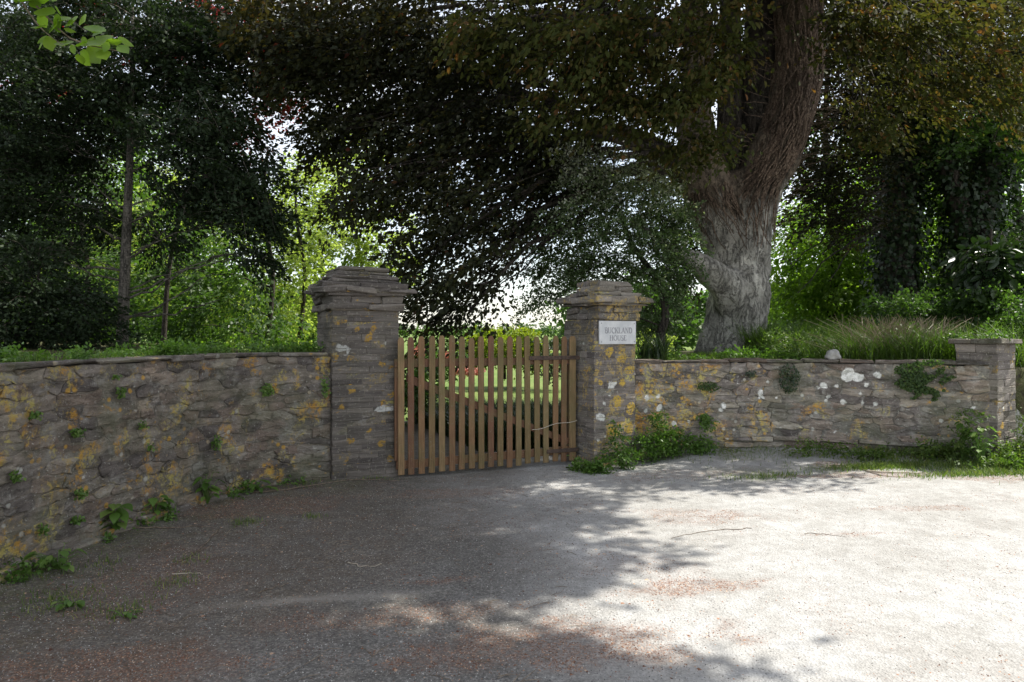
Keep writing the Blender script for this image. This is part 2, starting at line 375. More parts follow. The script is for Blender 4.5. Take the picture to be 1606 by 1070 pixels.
# ------------------------------------------------------------------ plan of the walls
LW = np.array([(-3.75, 0.6), (-3.60, 2.2), (-3.47, 3.6), (-3.38, 4.5), (-3.24, 5.43), (-2.93, 6.62), (-2.55, 7.26), (-2.02, 7.62)])
RW = np.array([(1.60, 8.95), (2.3, 9.02), (2.95, 9.02), (3.6, 8.96), (4.2, 8.82), (4.95, 8.46), (5.66, 8.04)])
LWc = poly_interp(np.c_[LW, np.zeros(len(LW))], 60)[:, :2]; RWc = poly_interp(np.c_[RW, np.zeros(len(RW))], 60)[:, :2]
ZL, ZR = 1.42, 1.285
class Curve:
    def __init__(s, pts, flip):
        s.p = pts; s.d = np.r_[0, np.cumsum(np.linalg.norm(np.diff(pts, axis=0), axis=1))]; s.len = s.d[-1]; s.flip = flip
    def at(s, t):
        t = np.clip(t, 0, s.len); x = np.interp(t, s.d, s.p[:, 0]); y = np.interp(t, s.d, s.p[:, 1])
        e = 0.05; t0 = np.clip(t-e, 0, s.len); t1 = np.clip(t+e, 0, s.len)
        tx = np.interp(t1, s.d, s.p[:, 0])-np.interp(t0, s.d, s.p[:, 0]); ty = np.interp(t1, s.d, s.p[:, 1])-np.interp(t0, s.d, s.p[:, 1])
        l = np.hypot(tx, ty); tx /= l; ty /= l
        return x, y, ty, -tx           # point and outward normal (towards the camera side)
    def map(s, t, z, off):
        x, y, nx, ny = s.at(np.asarray(t, float)); off = np.asarray(off)
        return np.stack([x+nx*off, y+ny*off, np.asarray(z, float)+0*x], -1)
CL, CR = Curve(LWc, 0), Curve(RWc, 0)

def signed(poly, x, y):
    """signed distance to an open polyline, positive on its left side"""
    best = np.full(x.shape, 1e9); sg = np.ones(x.shape)
    for a, b in zip(poly[:-1], poly[1:]):
        ab = b-a; l2 = ab@ab; t = np.clip(((x-a[0])*ab[0]+(y-a[1])*ab[1])/l2, 0, 1)
        dx = x-(a[0]+t*ab[0]); dy = y-(a[1]+t*ab[1]); d = np.hypot(dx, dy)
        c = ab[0]*(y-a[1])-ab[1]*(x-a[0])
        m = d < best-1e-6
        best = np.where(m, d, best); sg = np.where(m, np.sign(c), sg)
    return best*sg
def offs(pts, d):
    c = Curve(pts, 0); t = np.linspace(0, c.len, 14); m = c.map(t, 0, -d); return m[:, :2]
LB = np.concatenate([[(-6, -40), (-4.1, -4)], offs(LWc, 0.2), [(-2.35, 8.15), (-5.5, 14), (-14, 30), (-40, 70)]])
RB = np.concatenate([[(60, 12), (14, 8.0), (8.5, 8.3), (6.6, 8.35)], offs(RWc, 0.2)[::-1], [(1.65, 9.6), (2.1, 12), (4.0, 17), (14, 34), (40, 80)]])

def DL(x, y):
    """signed distance behind the left wall line (positive on the raised bank)"""
    d = signed(LB, x, y); return np.where((y > 8.15) & (x > -2.35-(y-8.15)*.55), -np.abs(d), d)
def DR(x, y):
    d = -signed(RB, x, y); return np.where(x < 1.45+(y-9.4)*.16, -np.abs(d), d)
def ground_z(x, y):
    x = np.asarray(x, float); y = np.asarray(y, float)
    z = 0.028*np.clip(x-1.2, 0, 12)*sstep(2, 6, y)
    drr = DR(x, y); dl = DL(x, y)
    z = z+0.10*np.exp(-np.clip(-drr-0.2, 0, 9)/0.40)*sstep(1.4, 2.4, x)*(y < 9.6)
    z = z+0.05*np.exp(-np.clip(-dl-0.2, 0, 9)/0.35)*(y < 8)
    wl = 0.13+0.9*sstep(8.0, 9.2, y)*(x > -4.5)
    hl = sstep(-wl*0.9, wl, dl)*(1.36-z)+0.035*np.clip(dl, 0, 12)
    wr_ = 0.13+1.0*sstep(9.6, 10.6, y)*(x < 4)
    hr = sstep(-wr_*0.9, wr_, drr)*(1.24-z)+0.05*np.clip(drr-0.5, 0, 6)*(x > 4)
    fade = 1-0.55*sstep(17, 32, y)
    z = z+np.maximum(hl, 0)*(dl > -2)*fade+np.maximum(hr, 0)*(drr > -2)*fade
    z = z+0.018*(fbm(x, y, 1.3, 2)-0.5)*(y < 30)+0.10*(fbm(x, y, 0.6, 5)-0.5)*((dl > 0.4)|(drr > 0.4))
    z = z+1.0*sstep(35, 90, y)+6*sstep(150, 420, y)*fbm(x, y, 0.01, 8)
    return z

EL = [  # litter patches x, y, rx, ry, angle, weight
    (0.2, 3.62, 1.25, 0.34, 8, 1.0), (1.15, 4.45, 0.62, 0.13, 12, 1.0), (1.7, 6.15, 0.62, 0.28, -8, .55), (-.48, 4.58, .32, .05, 10, 1.0),
    (-1.9, 3.4, .9, .28, 8, .9), (4.3, 7.6, 1.6, .16, -3, .7), (5.7, 7.2, 1.2, .22, -8, 1.), (-2.2, 6.6, .9, .45, 30, .55), (-.7, 4.0, .9, .16, 10, .5),
    (2.7, 5.5, .5, .06, 0, .6), (3.6, 6.2, .8, .10, -4, .5), (3.9, 8.2, .4, .2, 0, 1.0), (-.5, 7.1, 1.0, .25, 8, .45), (1.9, 7.9, 1.0, .3, 0, .35), (-2.4, 4.6, .5, .9, 10, .4), (1.0, 4.9, .5, .3, 0, .3)]
def litter(x, y):
    m = np.zeros(np.shape(x))
    for cx, cy, rx, ry, an, wt in EL:
        c, s_ = math.cos(R(an)), math.sin(R(an)); u = ((x-cx)*c+(y-cy)*s_)/rx; v = (-(x-cx)*s_+(y-cy)*c)/ry
        e = 1-(u*u+v*v)**.5+(fbm(x, y, 4.0, 3)-.5)*1.3
        m = np.maximum(m, wt*sstep(-0.05, .45, e))
    return np.clip(m+0.10*sstep(.55, .75, fbm(x, y, 2.2, 6)), 0, 1)

# ------------------------------------------------------------------ ground
def axis(parts):
    out = []
    for a, b, st in parts: out.append(np.arange(a, b, st))
    return np.concatenate(out)
gx = axis([(-420, -60, 30), (-60, -12, 3), (-12, -5, .3), (-5, 7.5, .06), (7.5, 14, .3), (14, 60, 3), (60, 450, 30)])
gy = axis([(-60, -6, 6), (-6, 1.8, .3), (1.8, 10.6, .06), (10.6, 18, .2), (18, 40, 1), (40, 120, 5), (120, 700, 25)])
GX, GY = np.meshgrid(gx, gy); GZ = ground_z(GX, GY)
nx_, ny_ = len(gx), len(gy)
Vg = np.stack([GX, GY, GZ], -1).reshape(-1, 3)
ii = np.arange(ny_-1)[:, None]*nx_+np.arange(nx_-1)[None]
Fg = np.stack([ii, ii+1, ii+nx_+1, ii+nx_], -1).reshape(-1, 4)
cx_ = Vg[Fg].mean(1)
dlc = DL(cx_[:, 0], cx_[:, 1]); drc = DR(cx_[:, 0], cx_[:, 1])
bankm = ((dlc > 0)|(drc > 0)) & (cx_[:, 1] < 24)
lawnm = (~bankm) & (cx_[:, 1] > 13.0)
vlit = litter(Vg[:, 0], Vg[:, 1]); 
dl_v = DL(Vg[:, 0], Vg[:, 1]); dr_v = DR(Vg[:, 0], Vg[:, 1])
vgreen = np.clip(np.exp(-np.clip(-dr_v-.2, 0, 9)/.35)*1.3*sstep(1.2, 2, Vg[:, 0])+0.9*np.exp(-np.clip(-dl_v-.2, 0, 9)/.5)*.6
     + 0.9*np.exp(-(((Vg[:, 0]-4.6)/1.6)**2+((Vg[:, 1]-7.95)/.28)**2))+.5*np.exp(-(((Vg[:, 0]-2.6)/.5)**2+((Vg[:, 1]-7.6)/.2)**2)), 0, 1)*sstep(.35, .6, fbm(Vg[:, 0], Vg[:, 1], 2.6, 12))
# sunlit right painted paler, shaded left darker, over worn road and loamy gravel
vsunpale = sstep(-0.8, 1.3, Vg[:, 0]+0.35*(Vg[:, 1]-4)*0.2+(fbm(Vg[:, 0], Vg[:, 1], .9, 21)-.5)*2.2)
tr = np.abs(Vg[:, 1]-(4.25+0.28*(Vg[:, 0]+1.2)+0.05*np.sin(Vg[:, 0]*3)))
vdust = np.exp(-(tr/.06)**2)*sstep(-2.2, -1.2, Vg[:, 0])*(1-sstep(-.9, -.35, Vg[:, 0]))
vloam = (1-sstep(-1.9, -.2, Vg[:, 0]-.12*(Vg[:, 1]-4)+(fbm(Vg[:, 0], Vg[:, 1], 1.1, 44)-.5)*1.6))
def ground_mat():
    s = NT('forecourt_gravel')
    f1 = s.mix(0.45, s.noise(55, 3, 0.8), s.noise(26, 5, 0.85)); f2 = s.voro(75); f3 = s.noise(7, 5, 0.65); f4 = s.noise(160, 2, 0.8)
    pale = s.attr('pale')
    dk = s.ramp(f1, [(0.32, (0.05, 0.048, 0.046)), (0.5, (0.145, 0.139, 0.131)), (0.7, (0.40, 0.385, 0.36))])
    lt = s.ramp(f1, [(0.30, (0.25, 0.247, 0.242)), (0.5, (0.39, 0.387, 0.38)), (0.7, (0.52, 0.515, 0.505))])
    c = s.mix(pale, dk, lt)  # shaded tone to sunlit tone, light put into the gravel colour
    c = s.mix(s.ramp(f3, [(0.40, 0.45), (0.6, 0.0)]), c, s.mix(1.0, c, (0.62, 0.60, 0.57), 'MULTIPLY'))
    c = s.mix(s.ramp(f4, [(0.60, 0.0), (0.70, 0.3)]), c, (0.42, 0.41, 0.39))
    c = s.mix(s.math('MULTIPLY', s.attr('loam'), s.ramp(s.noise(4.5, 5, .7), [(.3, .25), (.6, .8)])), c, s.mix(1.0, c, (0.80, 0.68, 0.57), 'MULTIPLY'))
    c = s.mix(s.ramp(s.noise(1.1, 4, .6), [(.42, .5), (.6, 0.)]), c, s.mix(1.0, c, (0.74, 0.72, 0.69), 'MULTIPLY'))
    c = s.mix(s.math('MULTIPLY', s.attr('dust'), 0.6), c, (0.30, 0.28, 0.25))
    lm = s.math('MULTIPLY', s.attr('litter'), s.ramp(s.noise(34, 4, 0.8), [(0.40, 0.15), (0.58, 1.0)]))
    lc = s.ramp(s.noise(90, 3), [(0.35, (0.065, 0.036, 0.028)), (0.5, (0.17, 0.088, 0.060)), (0.68, (0.36, 0.23, 0.16))])
    c = s.mix(s.math('MULTIPLY', s.math('MULTIPLY', lm, s.ramp(s.noise(11, 5, .75), [(.36, .15), (.56, 1.)])), 0.85), c, lc)
    c = s.mix(s.math('MULTIPLY', s.attr('green'), s.ramp(s.noise(28, 4), [(0.42, 0.0), (0.56, 1.0)])), c, (0.10, 0.12, 0.04))
    h = s.math('ADD', f2.outputs['Distance'], s.math('MULTIPLY', f1, 1.6)); s.bump(h, 0.6, 0.010)
    return s.fin(c, 0.92, 0.2)
def earth_mat():
    s = NT('woodland_earth'); n = s.noise(9, 5, 0.7)
    s.bump(n, 0.8, 0.05)
    return s.fin(s.ramp(n, [(0.35, (0.025, 0.022, 0.016)), (0.5, (0.05, 0.055, 0.022)), (0.65, (0.075, 0.06, 0.04))]), 0.95, 0.1)
def lawn_mat():
    s = NT('mown_lawn'); n = s.noise(14, 5, 0.7); n2 = s.noise(0.35, 3)
    c = s.ramp(n, [(0.35, (0.07, 0.12, 0.025)), (0.65, (0.13, 0.19, 0.045))]); s.bump(n, 0.6, 0.04)
    return s.fin(s.mix(s.ramp(n2, [(0.4, 0.0), (0.7, 0.5)]), c, (0.19, 0.22, 0.07)), 0.9, 0.2)
def gpart(name, mask, mat):
    Fm = Fg[mask]; u, inv = np.unique(Fm, return_inverse=True)
    o = mesh_np(name, Vg[u], inv.reshape(Fm.shape).astype(np.int64), mat, None, smooth=True,
                attrs=dict(litter=vlit[u], green=vgreen[u], pale=vsunpale[u], dust=vdust[u], loam=vloam[u]))
    return tag(o, kind='structure')
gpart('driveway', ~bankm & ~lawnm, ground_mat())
gpart('woodland_ground', bankm, earth_mat())
gpart('lawn', lawnm, lawn_mat())

# ------------------------------------------------------------------ rubble walls
def clip(poly, p, n):
    out = []
    for i in range(len(poly)):
        a, b = poly[i], poly[(i+1) % len(poly)]; da = (a-p)@n; db = (b-p)@n
        if da <= 0: out.append(a)
        if (da < 0 < db) or (db < 0 < da): out.append(a+(b-a)*(da/(da-db)))
    return out
def voronoi(seeds, x0, x1, z0, z1, asp):
    S = seeds*np.array([1/asp, 1]); cells = []
    box = [np.array(q) for q in ((x0/asp, z0), (x1/asp, z0), (x1/asp, z1), (x0/asp, z1))]
    for i, p in enumerate(S):
        d = np.linalg.norm(S-p, axis=1); order = np.argsort(d)[1:22]; poly = box
        for j in order:
            m = (p+S[j])/2; poly = clip(poly, m, (S[j]-p)/(d[j]+1e-9))
            if len(poly) < 3: break
        cells.append(np.array(poly)*np.array([asp, 1]) if len(poly) >= 3 else None)
    return cells
def shrink(poly, d):
    """inset a convex polygon by d"""
    q = [np.array(a) for a in poly]; src = np.array(poly); res = list(q)
    area = 0.5*sum(src[i][0]*src[(i+1) % len(src)][1]-src[(i+1) % len(src)][0]*src[i][1] for i in range(len(src)))
    sg = 1 if area > 0 else -1
    for i in range(len(src)):
        a, b = src[i], src[(i+1) % len(src)]; e = b-a; l = np.linalg.norm(e)
        if l < 1e-6: continue
        n = np.array([e[1], -e[0]])/l*sg
        res = clip(res, a-n*d, n)
        if len(res) < 3: return None
    return np.array(res)
def dedupe(p, e=0.004):
    out = [p[0]]
    for q in p[1:]:
        if np.linalg.norm(q-out[-1]) > e: out.append(q)
    if np.linalg.norm(out[0]-out[-1]) < e: out.pop()
    return np.array(out)

def rubble(curve, t0, t1, zf0, z1, course, lens, mat, parent, r, asp=2.6, gap=0.003, depth=0.012, limit=296, zf=None):
    seeds = []; z = zf0; row = 0
    while z < z1:
        h = r.uniform(*course); t = t0+r.uniform(-.3, 0)
        while t < t1+.2:
            l = r.uniform(*lens)*(1.3 if h > np.mean(course) else .9)
            seeds.append((t+l/2+r.normal(0, .02), z+h/2+r.normal(0, .017))); t += l
        z += h
    seeds = np.array(seeds); seeds = seeds[(seeds[:, 0] > t0) & (seeds[:, 0] < t1) & (seeds[:, 1] < z1)]
    cells = voronoi(seeds, t0, t1, zf0, z1, asp)
    k = 0; rest = MB()
    vis = sorted(range(len(cells)), key=lambda i: 0 if cells[i] is None else -abs(np.ptp(cells[i][:, 0])*np.ptp(cells[i][:, 1])))
    for i in vis:
        c = cells[i]
        if c is None: continue
        o1 = shrink(c, gap*r.uniform(.5, 1.8))
        if o1 is None or len(o1) < 3: continue
        o1 = dedupe(o1)
        if len(o1) < 3: continue
        # roughen: extra points along long edges
        pts = []
        for a in range(len(o1)):
            p, q = o1[a], o1[(a+1) % len(o1)]; pts.append(p+r.normal(0, .007, 2))
            l_ = np.linalg.norm(q-p)
            if l_ > .08: pts.append(p+(q-p)*.36+r.normal(0, .008, 2)); pts.append(p+(q-p)*.68+r.normal(0, .008, 2))
        o1 = np.array(pts); cen = o1.mean(0)
        dd = depth*r.uniform(.1, 1.3); tl = r.normal(0, .03, 2)
        sh = np.clip(1-.008/(np.linalg.norm(o1-cen, axis=1)+1e-6), .4, 1)[:, None]
        inner = cen+(o1-cen)*sh; n = len(o1)
        di = dd+(inner-cen)@tl+r.normal(0, .0035, n)
        cl = lambda q: q-cen
        V = np.concatenate([curve.map(o1[:, 0], o1[:, 1], np.full(n, -.05)), curve.map(o1[:, 0], o1[:, 1], di-.007),
                            curve.map(inner[:, 0], inner[:, 1], di), curve.map(cen[None, 0], cen[None, 1], np.array([dd+r.uniform(-.004, .01)]))])
        Fs = []
        for a in range(n):
            b = (a+1) % n
            Fs += [[a, b, n+b, n+a], [n+a, n+b, 2*n+b, 2*n+a], [2*n+a, 2*n+b, 3*n]]
        if k < limit: mesh_np('stone', V, Fs, mat, parent, origin=V.mean(0)); k += 1
        else: rest.add(V, Fs)
    if rest.n:
        o = rest.build('small_stone', mat, parent); o['kind'] = 'stuff'

def core(curve, t0, t1, z0, z1, th, mat, parent, name='mortar_core', inset=0.0):
    nt_, nz_ = int((t1-t0)/.035), 36
    t = np.linspace(t0, t1, nt_); zz = np.linspace(z0, z1, nz_); T_, Z_ = np.meshgrid(t, zz)
    n_ = (fbm(T_, Z_, 4.0, 91)-.5)*.032; f = curve.map(T_, Z_, -inset+n_+.0005).reshape(-1, 3)
    b0 = curve.map(t, z0, -th); b1 = curve.map(t, z1, -th); V = np.concatenate([f, b0, b1]); Fs = []
    for j in range(nz_-1):
        for i in range(nt_-1): a = j*nt_+i; Fs.append([a, a+1, a+nt_+1, a+nt_])
    B0 = nt_*nz_; B1 = B0+nt_; tp = (nz_-1)*nt_
    for i in range(nt_-1): Fs += [[B0+i+1, B0+i, B1+i, B1+i+1], [i+1, i, B0+i, B0+i+1], [tp+i, tp+i+1, B1+i+1, B1+i]]
    return mesh_np(name, V, Fs, mat, parent, smooth=False)

CH = None
def slab(u0, u1, v0, v1, z0, z1, fr, r, jit=0.006, ch=0.01):
    """chamfered rough block in a rotated frame fr=(origin, u, v); returns V, F"""
    o, U, Vv = fr
    cs = []
    J = r.normal(0, jit, (8, 3))
    V = []; idx = {}
    k = 0
    for a in (0, 1):
        for b in (0, 1):
            for c in (0, 1):
                p = np.array([(u0, u1)[a], (v0, v1)[b], (z0, z1)[c]])+J[a*4+b*2+c]
                s_ = np.array([1-2*a, 1-2*b, 1-2*c])*ch
                for ax in range(3):      # vertex lying on the face perpendicular to ax
                    q = p+s_*np.array([0 if ax == j else 1 for j in range(3)]); idx[(a, b, c, ax)] = k; k += 1; V.append(q)
    V = np.array(V); W = o+V[:, :1]*U+V[:, 1:2]*Vv+V[:, 2:]*np.array([0, 0, 1.])
    Fs = []
    q4 = [(0, 0), (1, 0), (1, 1), (0, 1)]
    for ax in range(3):
        for sd_ in (0, 1):
            loop = []
            for (p, q) in q4:
                c = [0, 0, 0]; oth = [j for j in range(3) if j != ax]; c[ax] = sd_; c[oth[0]] = p; c[oth[1]] = q; loop.append(idx[(*c, ax)])
            flip = (sd_ == 0) ^ (ax == 1)
            Fs.append(loop[::-1] if flip else loop)
    for ax in range(3):                  # edge along axis ax
        oth = [j for j in range(3) if j != ax]
        for p in (0, 1):
            for q in (0, 1):
                c0 = [0, 0, 0]; c0[oth[0]] = p; c0[oth[1]] = q; c1 = list(c0); c1[ax] = 1
                Fs.append([idx[(*c0, oth[0])], idx[(*c1, oth[0])], idx[(*c1, oth[1])], idx[(*c0, oth[1])]])
    for a in (0, 1):
        for b in (0, 1):
            for c in (0, 1): Fs.append([idx[(a, b, c, 0)], idx[(a, b, c, 1)], idx[(a, b, c, 2)]])
    return W, Fs
def put_slab(name, args, fr, mat, parent, r, jit=0.006, ch=0.01):
    V, Fs = slab(*args, fr, r, jit, ch); o = mesh_np(name, V, Fs, mat, parent, origin=V.mean(0))
    bm = bmesh.new(); bm.from_mesh(o.data); bmesh.ops.recalc_face_normals(bm, faces=bm.faces); bm.to_mesh(o.data); bm.free(); return o

def coping(curve, t0, t1, z, lens, th, mat, parent, r, out=0.035, back=0.36, name='coping_stone'):
    t = t0
    while t < t1-.05:
        l = min(r.uniform(*lens), t1-t)
        if t1-t-l < .12: l = t1-t
        m = t+l/2; x, y, nx, ny = curve.at(np.array(m))
        U = np.array([-ny, nx, 0.]); Vv = np.array([nx, ny, 0.]); o = np.array([x, y, 0.])
        zz = z+r.normal(0, .004)
        put_slab(name, (-l/2+.004, l/2-.004, -back, out+r.uniform(-.012, .015), zz, zz+th*r.uniform(.8, 1.25)), (o, U, Vv), mat, parent, r, .007, .009)
        t += l

rw = np.random.default_rng(11)
sp_l = [(P(403, 688, 7.05), .05), (P(493, 661, 7.45), .055), (P(135, 749, 5.2), .03), (P(500, 655, 7.5), .03), (P(235, 640, 6.0), .015), (P(157, 641, 5.4), .015)]
M_wl = stone_mat('left_wall_stone', 0.525, 1.2, [(tuple(p), r_) for p, r_ in sp_l], green=.35, bias_x=(-3.5, 0.7, 0.035))
M_mortar = stone_mat('wall_mortar', 0.55, 1.15, green=.35, ramp=[(0, (.13, .112, .092)), (1, (.13, .112, .092))])
M_cop = stone_mat('coping_slate', 0.60, 0.95, green=.6)
WLt = thing('stone_wall', 'low curved rubble stone wall left of the gate, in shade, dotted with orange lichen', 'stone wall', (-3.1, 5.5, 0))
t0L = 0.5
core(CL, 0, CL.len, -.15, ZL-.01, .38, M_mortar, WLt)
rubble(CL, 1.9, CL.len-.005, -.02, ZL-.004, (.05, .125), (.10, .34), M_wl, WLt, rw, limit=298)
coping(CL, .3, CL.len-.03, ZL, (.35, .8), .035, M_cop, WLt, rw)
# battered footing stones at the near foot of the left wall
for k in range(9):
    t = 3.2+k*.36; x, y, nx, ny = CL.at(np.array(t))
    U = np.array([-ny, nx, 0.]); Vv = np.array([nx, ny, 0.])
    put_slab('footing_stone', (-.17, .17, -.1, .05+rw.uniform(0, .03), -.04, .07+rw.uniform(0, .05)), (np.array([x, y, 0.]), U, Vv), M_wl, WLt, rw, .012, .015)

SPR = [(957, 606, 9), (962, 621, 5), (1030, 621, 7), (1014, 625, 7), (1033, 640, 8), (1012, 644, 4), (1330, 588, 14), (1345, 592, 10), (1292, 605, 7), (1376, 587, 7), (1312, 606, 5), (1300, 622, 5), (1322, 630, 7), (1349, 617, 5), (1192, 616, 6), (1194, 622, 6),
       (1135, 637, 7), (1130, 644, 5), (1057, 664, 6), (1079, 661, 4), (1204, 600, 4), (1218, 625, 4), (1284, 608, 4), (1372, 634, 5), (1353, 631, 4), (1475, 660, 5), (1527, 640, 4), (1335, 696, 4), (1310, 677, 4), (1157, 600, 4), (1242, 577, 3), (1295, 627, 4), (1360, 604, 6)]
sp_r = []
for (a, b, c) in SPR:
    d = np.interp((a-803)/F, RWc[:, 0]/RWc[:, 1], RWc[:, 1]) if a > 1000 else 8.6
    sp_r.append((tuple(P(a, b, d)), c*8.9/F*.85))
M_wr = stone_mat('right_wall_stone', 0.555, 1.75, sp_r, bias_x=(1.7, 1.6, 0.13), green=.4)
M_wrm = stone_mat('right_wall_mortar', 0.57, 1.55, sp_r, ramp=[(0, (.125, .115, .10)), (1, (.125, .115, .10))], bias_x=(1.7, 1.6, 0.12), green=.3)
WRt = thing('stone_wall', 'low rubble stone wall right of the gate, blotched with mustard and white lichen', 'stone wall', (3.5, 8.9, 0))
core(CR, 0, CR.len, -.1, ZR-.01, .38, M_wrm, WRt)
rubble(CR, 0.005, CR.len-.02, .30, ZR-.004, (.05, .12), (.10, .34), M_wr, WRt, rw, limit=296, depth=.017, gap=.0035)
coping(CR, 0, CR.len-.03, ZR, (.28, .6), .035, M_cop, WRt, rw, out=.03)
coping(CR, 1.2, CR.len-.5, .26, (.25, .65), .05, M_wr, WRt, rw, out=.06, back=.05, name='plinth_stone')
coping(CR, 0.3, CR.len-.05, .17, (.18, .5), .085, M_wr, WRt, rw, out=.03, back=.05, name='footing_stone')

# ------------------------------------------------------------------ gate pillars
def frame(cx, cy, th): return (np.array([cx, cy, 0.]), np.array([math.cos(R(th)), math.sin(R(th)), 0.]), np.array([-math.sin(R(th)), math.cos(R(th)), 0.]))
def ring(fr, u0, u1, v0, v1, z0, z1, k, name, mat, parent, r, lens=(.16, .42), dp=.16, jit=.004, ch=.006, out=.004, gap=.0016):
    """one course of blocks round a rectangle"""
    full = k % 2 == 0
    runs = []
    for (side) in range(4):
        if side in (0, 1): a, b = (u0, u1) if full else (u0+dp, u1-dp)
        else: a, b = (v0+dp, v1-dp) if full else (v0, v1)
        t = a
        while t < b-.01:
            l = r.uniform(*lens)
            if b-t-l < .10: l = b-t
            e = r.normal(0, out)
            if side == 0: q = (t+gap, t+l-gap, v0+e, v0+dp)
            elif side == 1: q = (t+gap, t+l-gap, v1-dp, v1+e)
            elif side == 2: q = (u0+e, u0+dp, t+gap, t+l-gap)
            else: q = (u1-dp, u1+e, t+gap, t+l-gap)
            put_slab(name, (*q, z0+gap*.8, z1-gap*.8), fr, mat, parent, r, jit, ch)
            t += l
def box_part(name, fr, args, mat, parent): 
    V, Fs = slab(*args, fr, np.random.default_rng(0), 0.0, .004)
    o = mesh_np(name, V, Fs, mat, parent)
    bm = bmesh.new(); bm.from_mesh(o.data); bmesh.ops.recalc_face_normals(bm, faces=bm.faces); bm.to_mesh(o.data); bm.free(); return o
def pillar(label, fr, wd, z_body, tiers, mat, mmat, cmat, r, zb=-.05, cap_fr=None, ch=(.055, .085)):
    t = thing('gate_pillar', label, 'gate pillar', tuple(fr[0]+fr[1]*wd/2+fr[2]*wd/2))
    box_part('mortar_core', fr, (.005, wd-.005, .005, wd-.005, zb, z_body), mmat, t)
    z = zb+.02; k = 0
    while z < z_body-.02:
        h = r.uniform(*ch)
        if z_body-z-h < .04: h = z_body-z
        ring(fr, 0, wd, 0, wd, z, z+h, k, 'stone', mat, t, r, jit=.003, ch=.004, out=.003); z += h; k += 1
    cf = cap_fr or fr
    for (z0, z1, o, lens, jit, out) in tiers:
        box_part('cap_core', cf, (-o+.03, wd+o-.03, -o+.03, wd+o-.03, z0, z1-.006), mmat, t)
        ring(cf, -o, wd+o, -o, wd+o, z0, z1, k, 'cap_stone', cmat, t, r, lens=lens, dp=.24, jit=jit, ch=.009, out=out); k += 1
    return t
rp = np.random.default_rng(5)
# left pillar: front-left corner seen at x=521, turned 28 degrees
TH = 28
dL = 7.55; wL = .77
frL = frame((521-803)/F*dL, dL, TH)
sp = [(P(536, 547, 7.6), .05), (P(541, 548, 7.6), .04), (P(596, 645, 7.8), .055), (P(606, 644, 7.8), .05), (P(611, 643, 7.8), .04)]
org_sp = [(529, 503), (540, 505), (561, 516), (586, 515), (577, 530), (580, 523), (549, 562), (526, 560), (600, 571), (552, 610), (534, 639), (601, 630), (614, 620), (552, 692), (580, 675), (599, 694), (543, 723), (612, 720), (486, 700)]
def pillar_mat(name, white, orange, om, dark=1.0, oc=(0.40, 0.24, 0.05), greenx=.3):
    s = NT(name); r = s.rand()
    base = s.ramp(r, [(0, (0.088, 0.077, 0.071)), (.5, (0.130, 0.114, 0.103)), (1, (0.18, 0.158, 0.138))])
    st = s.noise(2.6, 6, .7, s.scale(s.pos, (1, 1, 11)))
    base = s.mix(1.0, base, s.ramp(st, [(.3, .62), (.5, 1.), (.7, 1.4)]), 'MULTIPLY')
    fn = s.noise(34, 4, .75); base = s.mix(s.ramp(fn, [(.57, 0.), (.66, .6)]), base, (.34, .32, .27))
    base = s.mix(s.math('MULTIPLY', s.ramp(s.noise(3.1, 6, .7, dist=.5), [(om, 0.), (om+.08, 1.)]), s.ramp(s.noise(24, 4, .7), [(.45, 0.), (.55, .8)])), base, (.35, .25, .08))
    if orange: base = s.mix(s.math('MULTIPLY', s.spots(orange, .13, 12), s.ramp(s.noise(30, 5, .8), [(.42, .0), (.52, .95)])), base, oc)
    if white: base = s.mix(s.math('MULTIPLY', s.spots(white, .09, 12), s.ramp(s.noise(32, 5, .8), [(.36, .4), (.52, 1.)])), base, (.50, .50, .47))
    base = s.mix(s.math('MULTIPLY', s.ramp(s.noise(1.6, 4), [(.45, 0.), (.7, 1.)]), greenx), base, (.07, .075, .04))
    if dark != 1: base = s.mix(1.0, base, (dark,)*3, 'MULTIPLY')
    s.bump(s.math('ADD', st, s.math('MULTIPLY', fn, .4)), .9, .025); return s.fin(base, .9, .15)
def on_front(fr, wd, px, py):
    """world point where a pixel meets the pillar's front face"""
    o, U, Vv = fr; k = (px-803)/F      # x = k*y
    # o + U*s : x0+Ux s = k (y0+Uy s)
    s_ = (k*o[1]-o[0])/(U[0]-k*U[1]); p = o+U*s_
    return P(px, py, p[1])
wsp = [(tuple(on_front(frL, wL, a, b)), c) for a, b, c in ((534, 547, .06), (541, 548, .06), (594, 645, .06), (602, 644, .07), (611, 643, .05))]
osp = [(tuple(on_front(frL, wL, a, b)), .036+.02*((a*7) % 5)/5) for a, b in org_sp]
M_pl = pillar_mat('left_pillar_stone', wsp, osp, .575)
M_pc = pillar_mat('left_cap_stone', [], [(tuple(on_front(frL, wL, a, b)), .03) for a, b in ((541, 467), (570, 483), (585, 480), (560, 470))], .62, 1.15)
zt = lambda y, d: H+(525-y)/F*d
tiersL = [(1.925, 2.005, .045, (.2, .5), .010, .008), (2.005, 2.085, .03, (.25, .5), .012, .012), (2.085, 2.125, .06, (.25, .5), .010, .014),
          (2.125, 2.18, .11, (.3, .6), .012, .022), (2.18, 2.235, .095, (.25, .5), .012, .020), (2.235, 2.28, .0, (.2, .5), .010, .010),
          (2.28, 2.325, -.005, (.25, .5), .010, .010), (2.325, 2.375, -.08, (.25, .5), .010, .010), (2.375, 2.425, -.085, (.3, .5), .010, .010)]
PL = pillar('weathered square stone gate pillar left of the wooden gate, with stepped slate cap', frL, wL, 1.925, tiersL, M_pl, M_mortar, M_pc, rp)
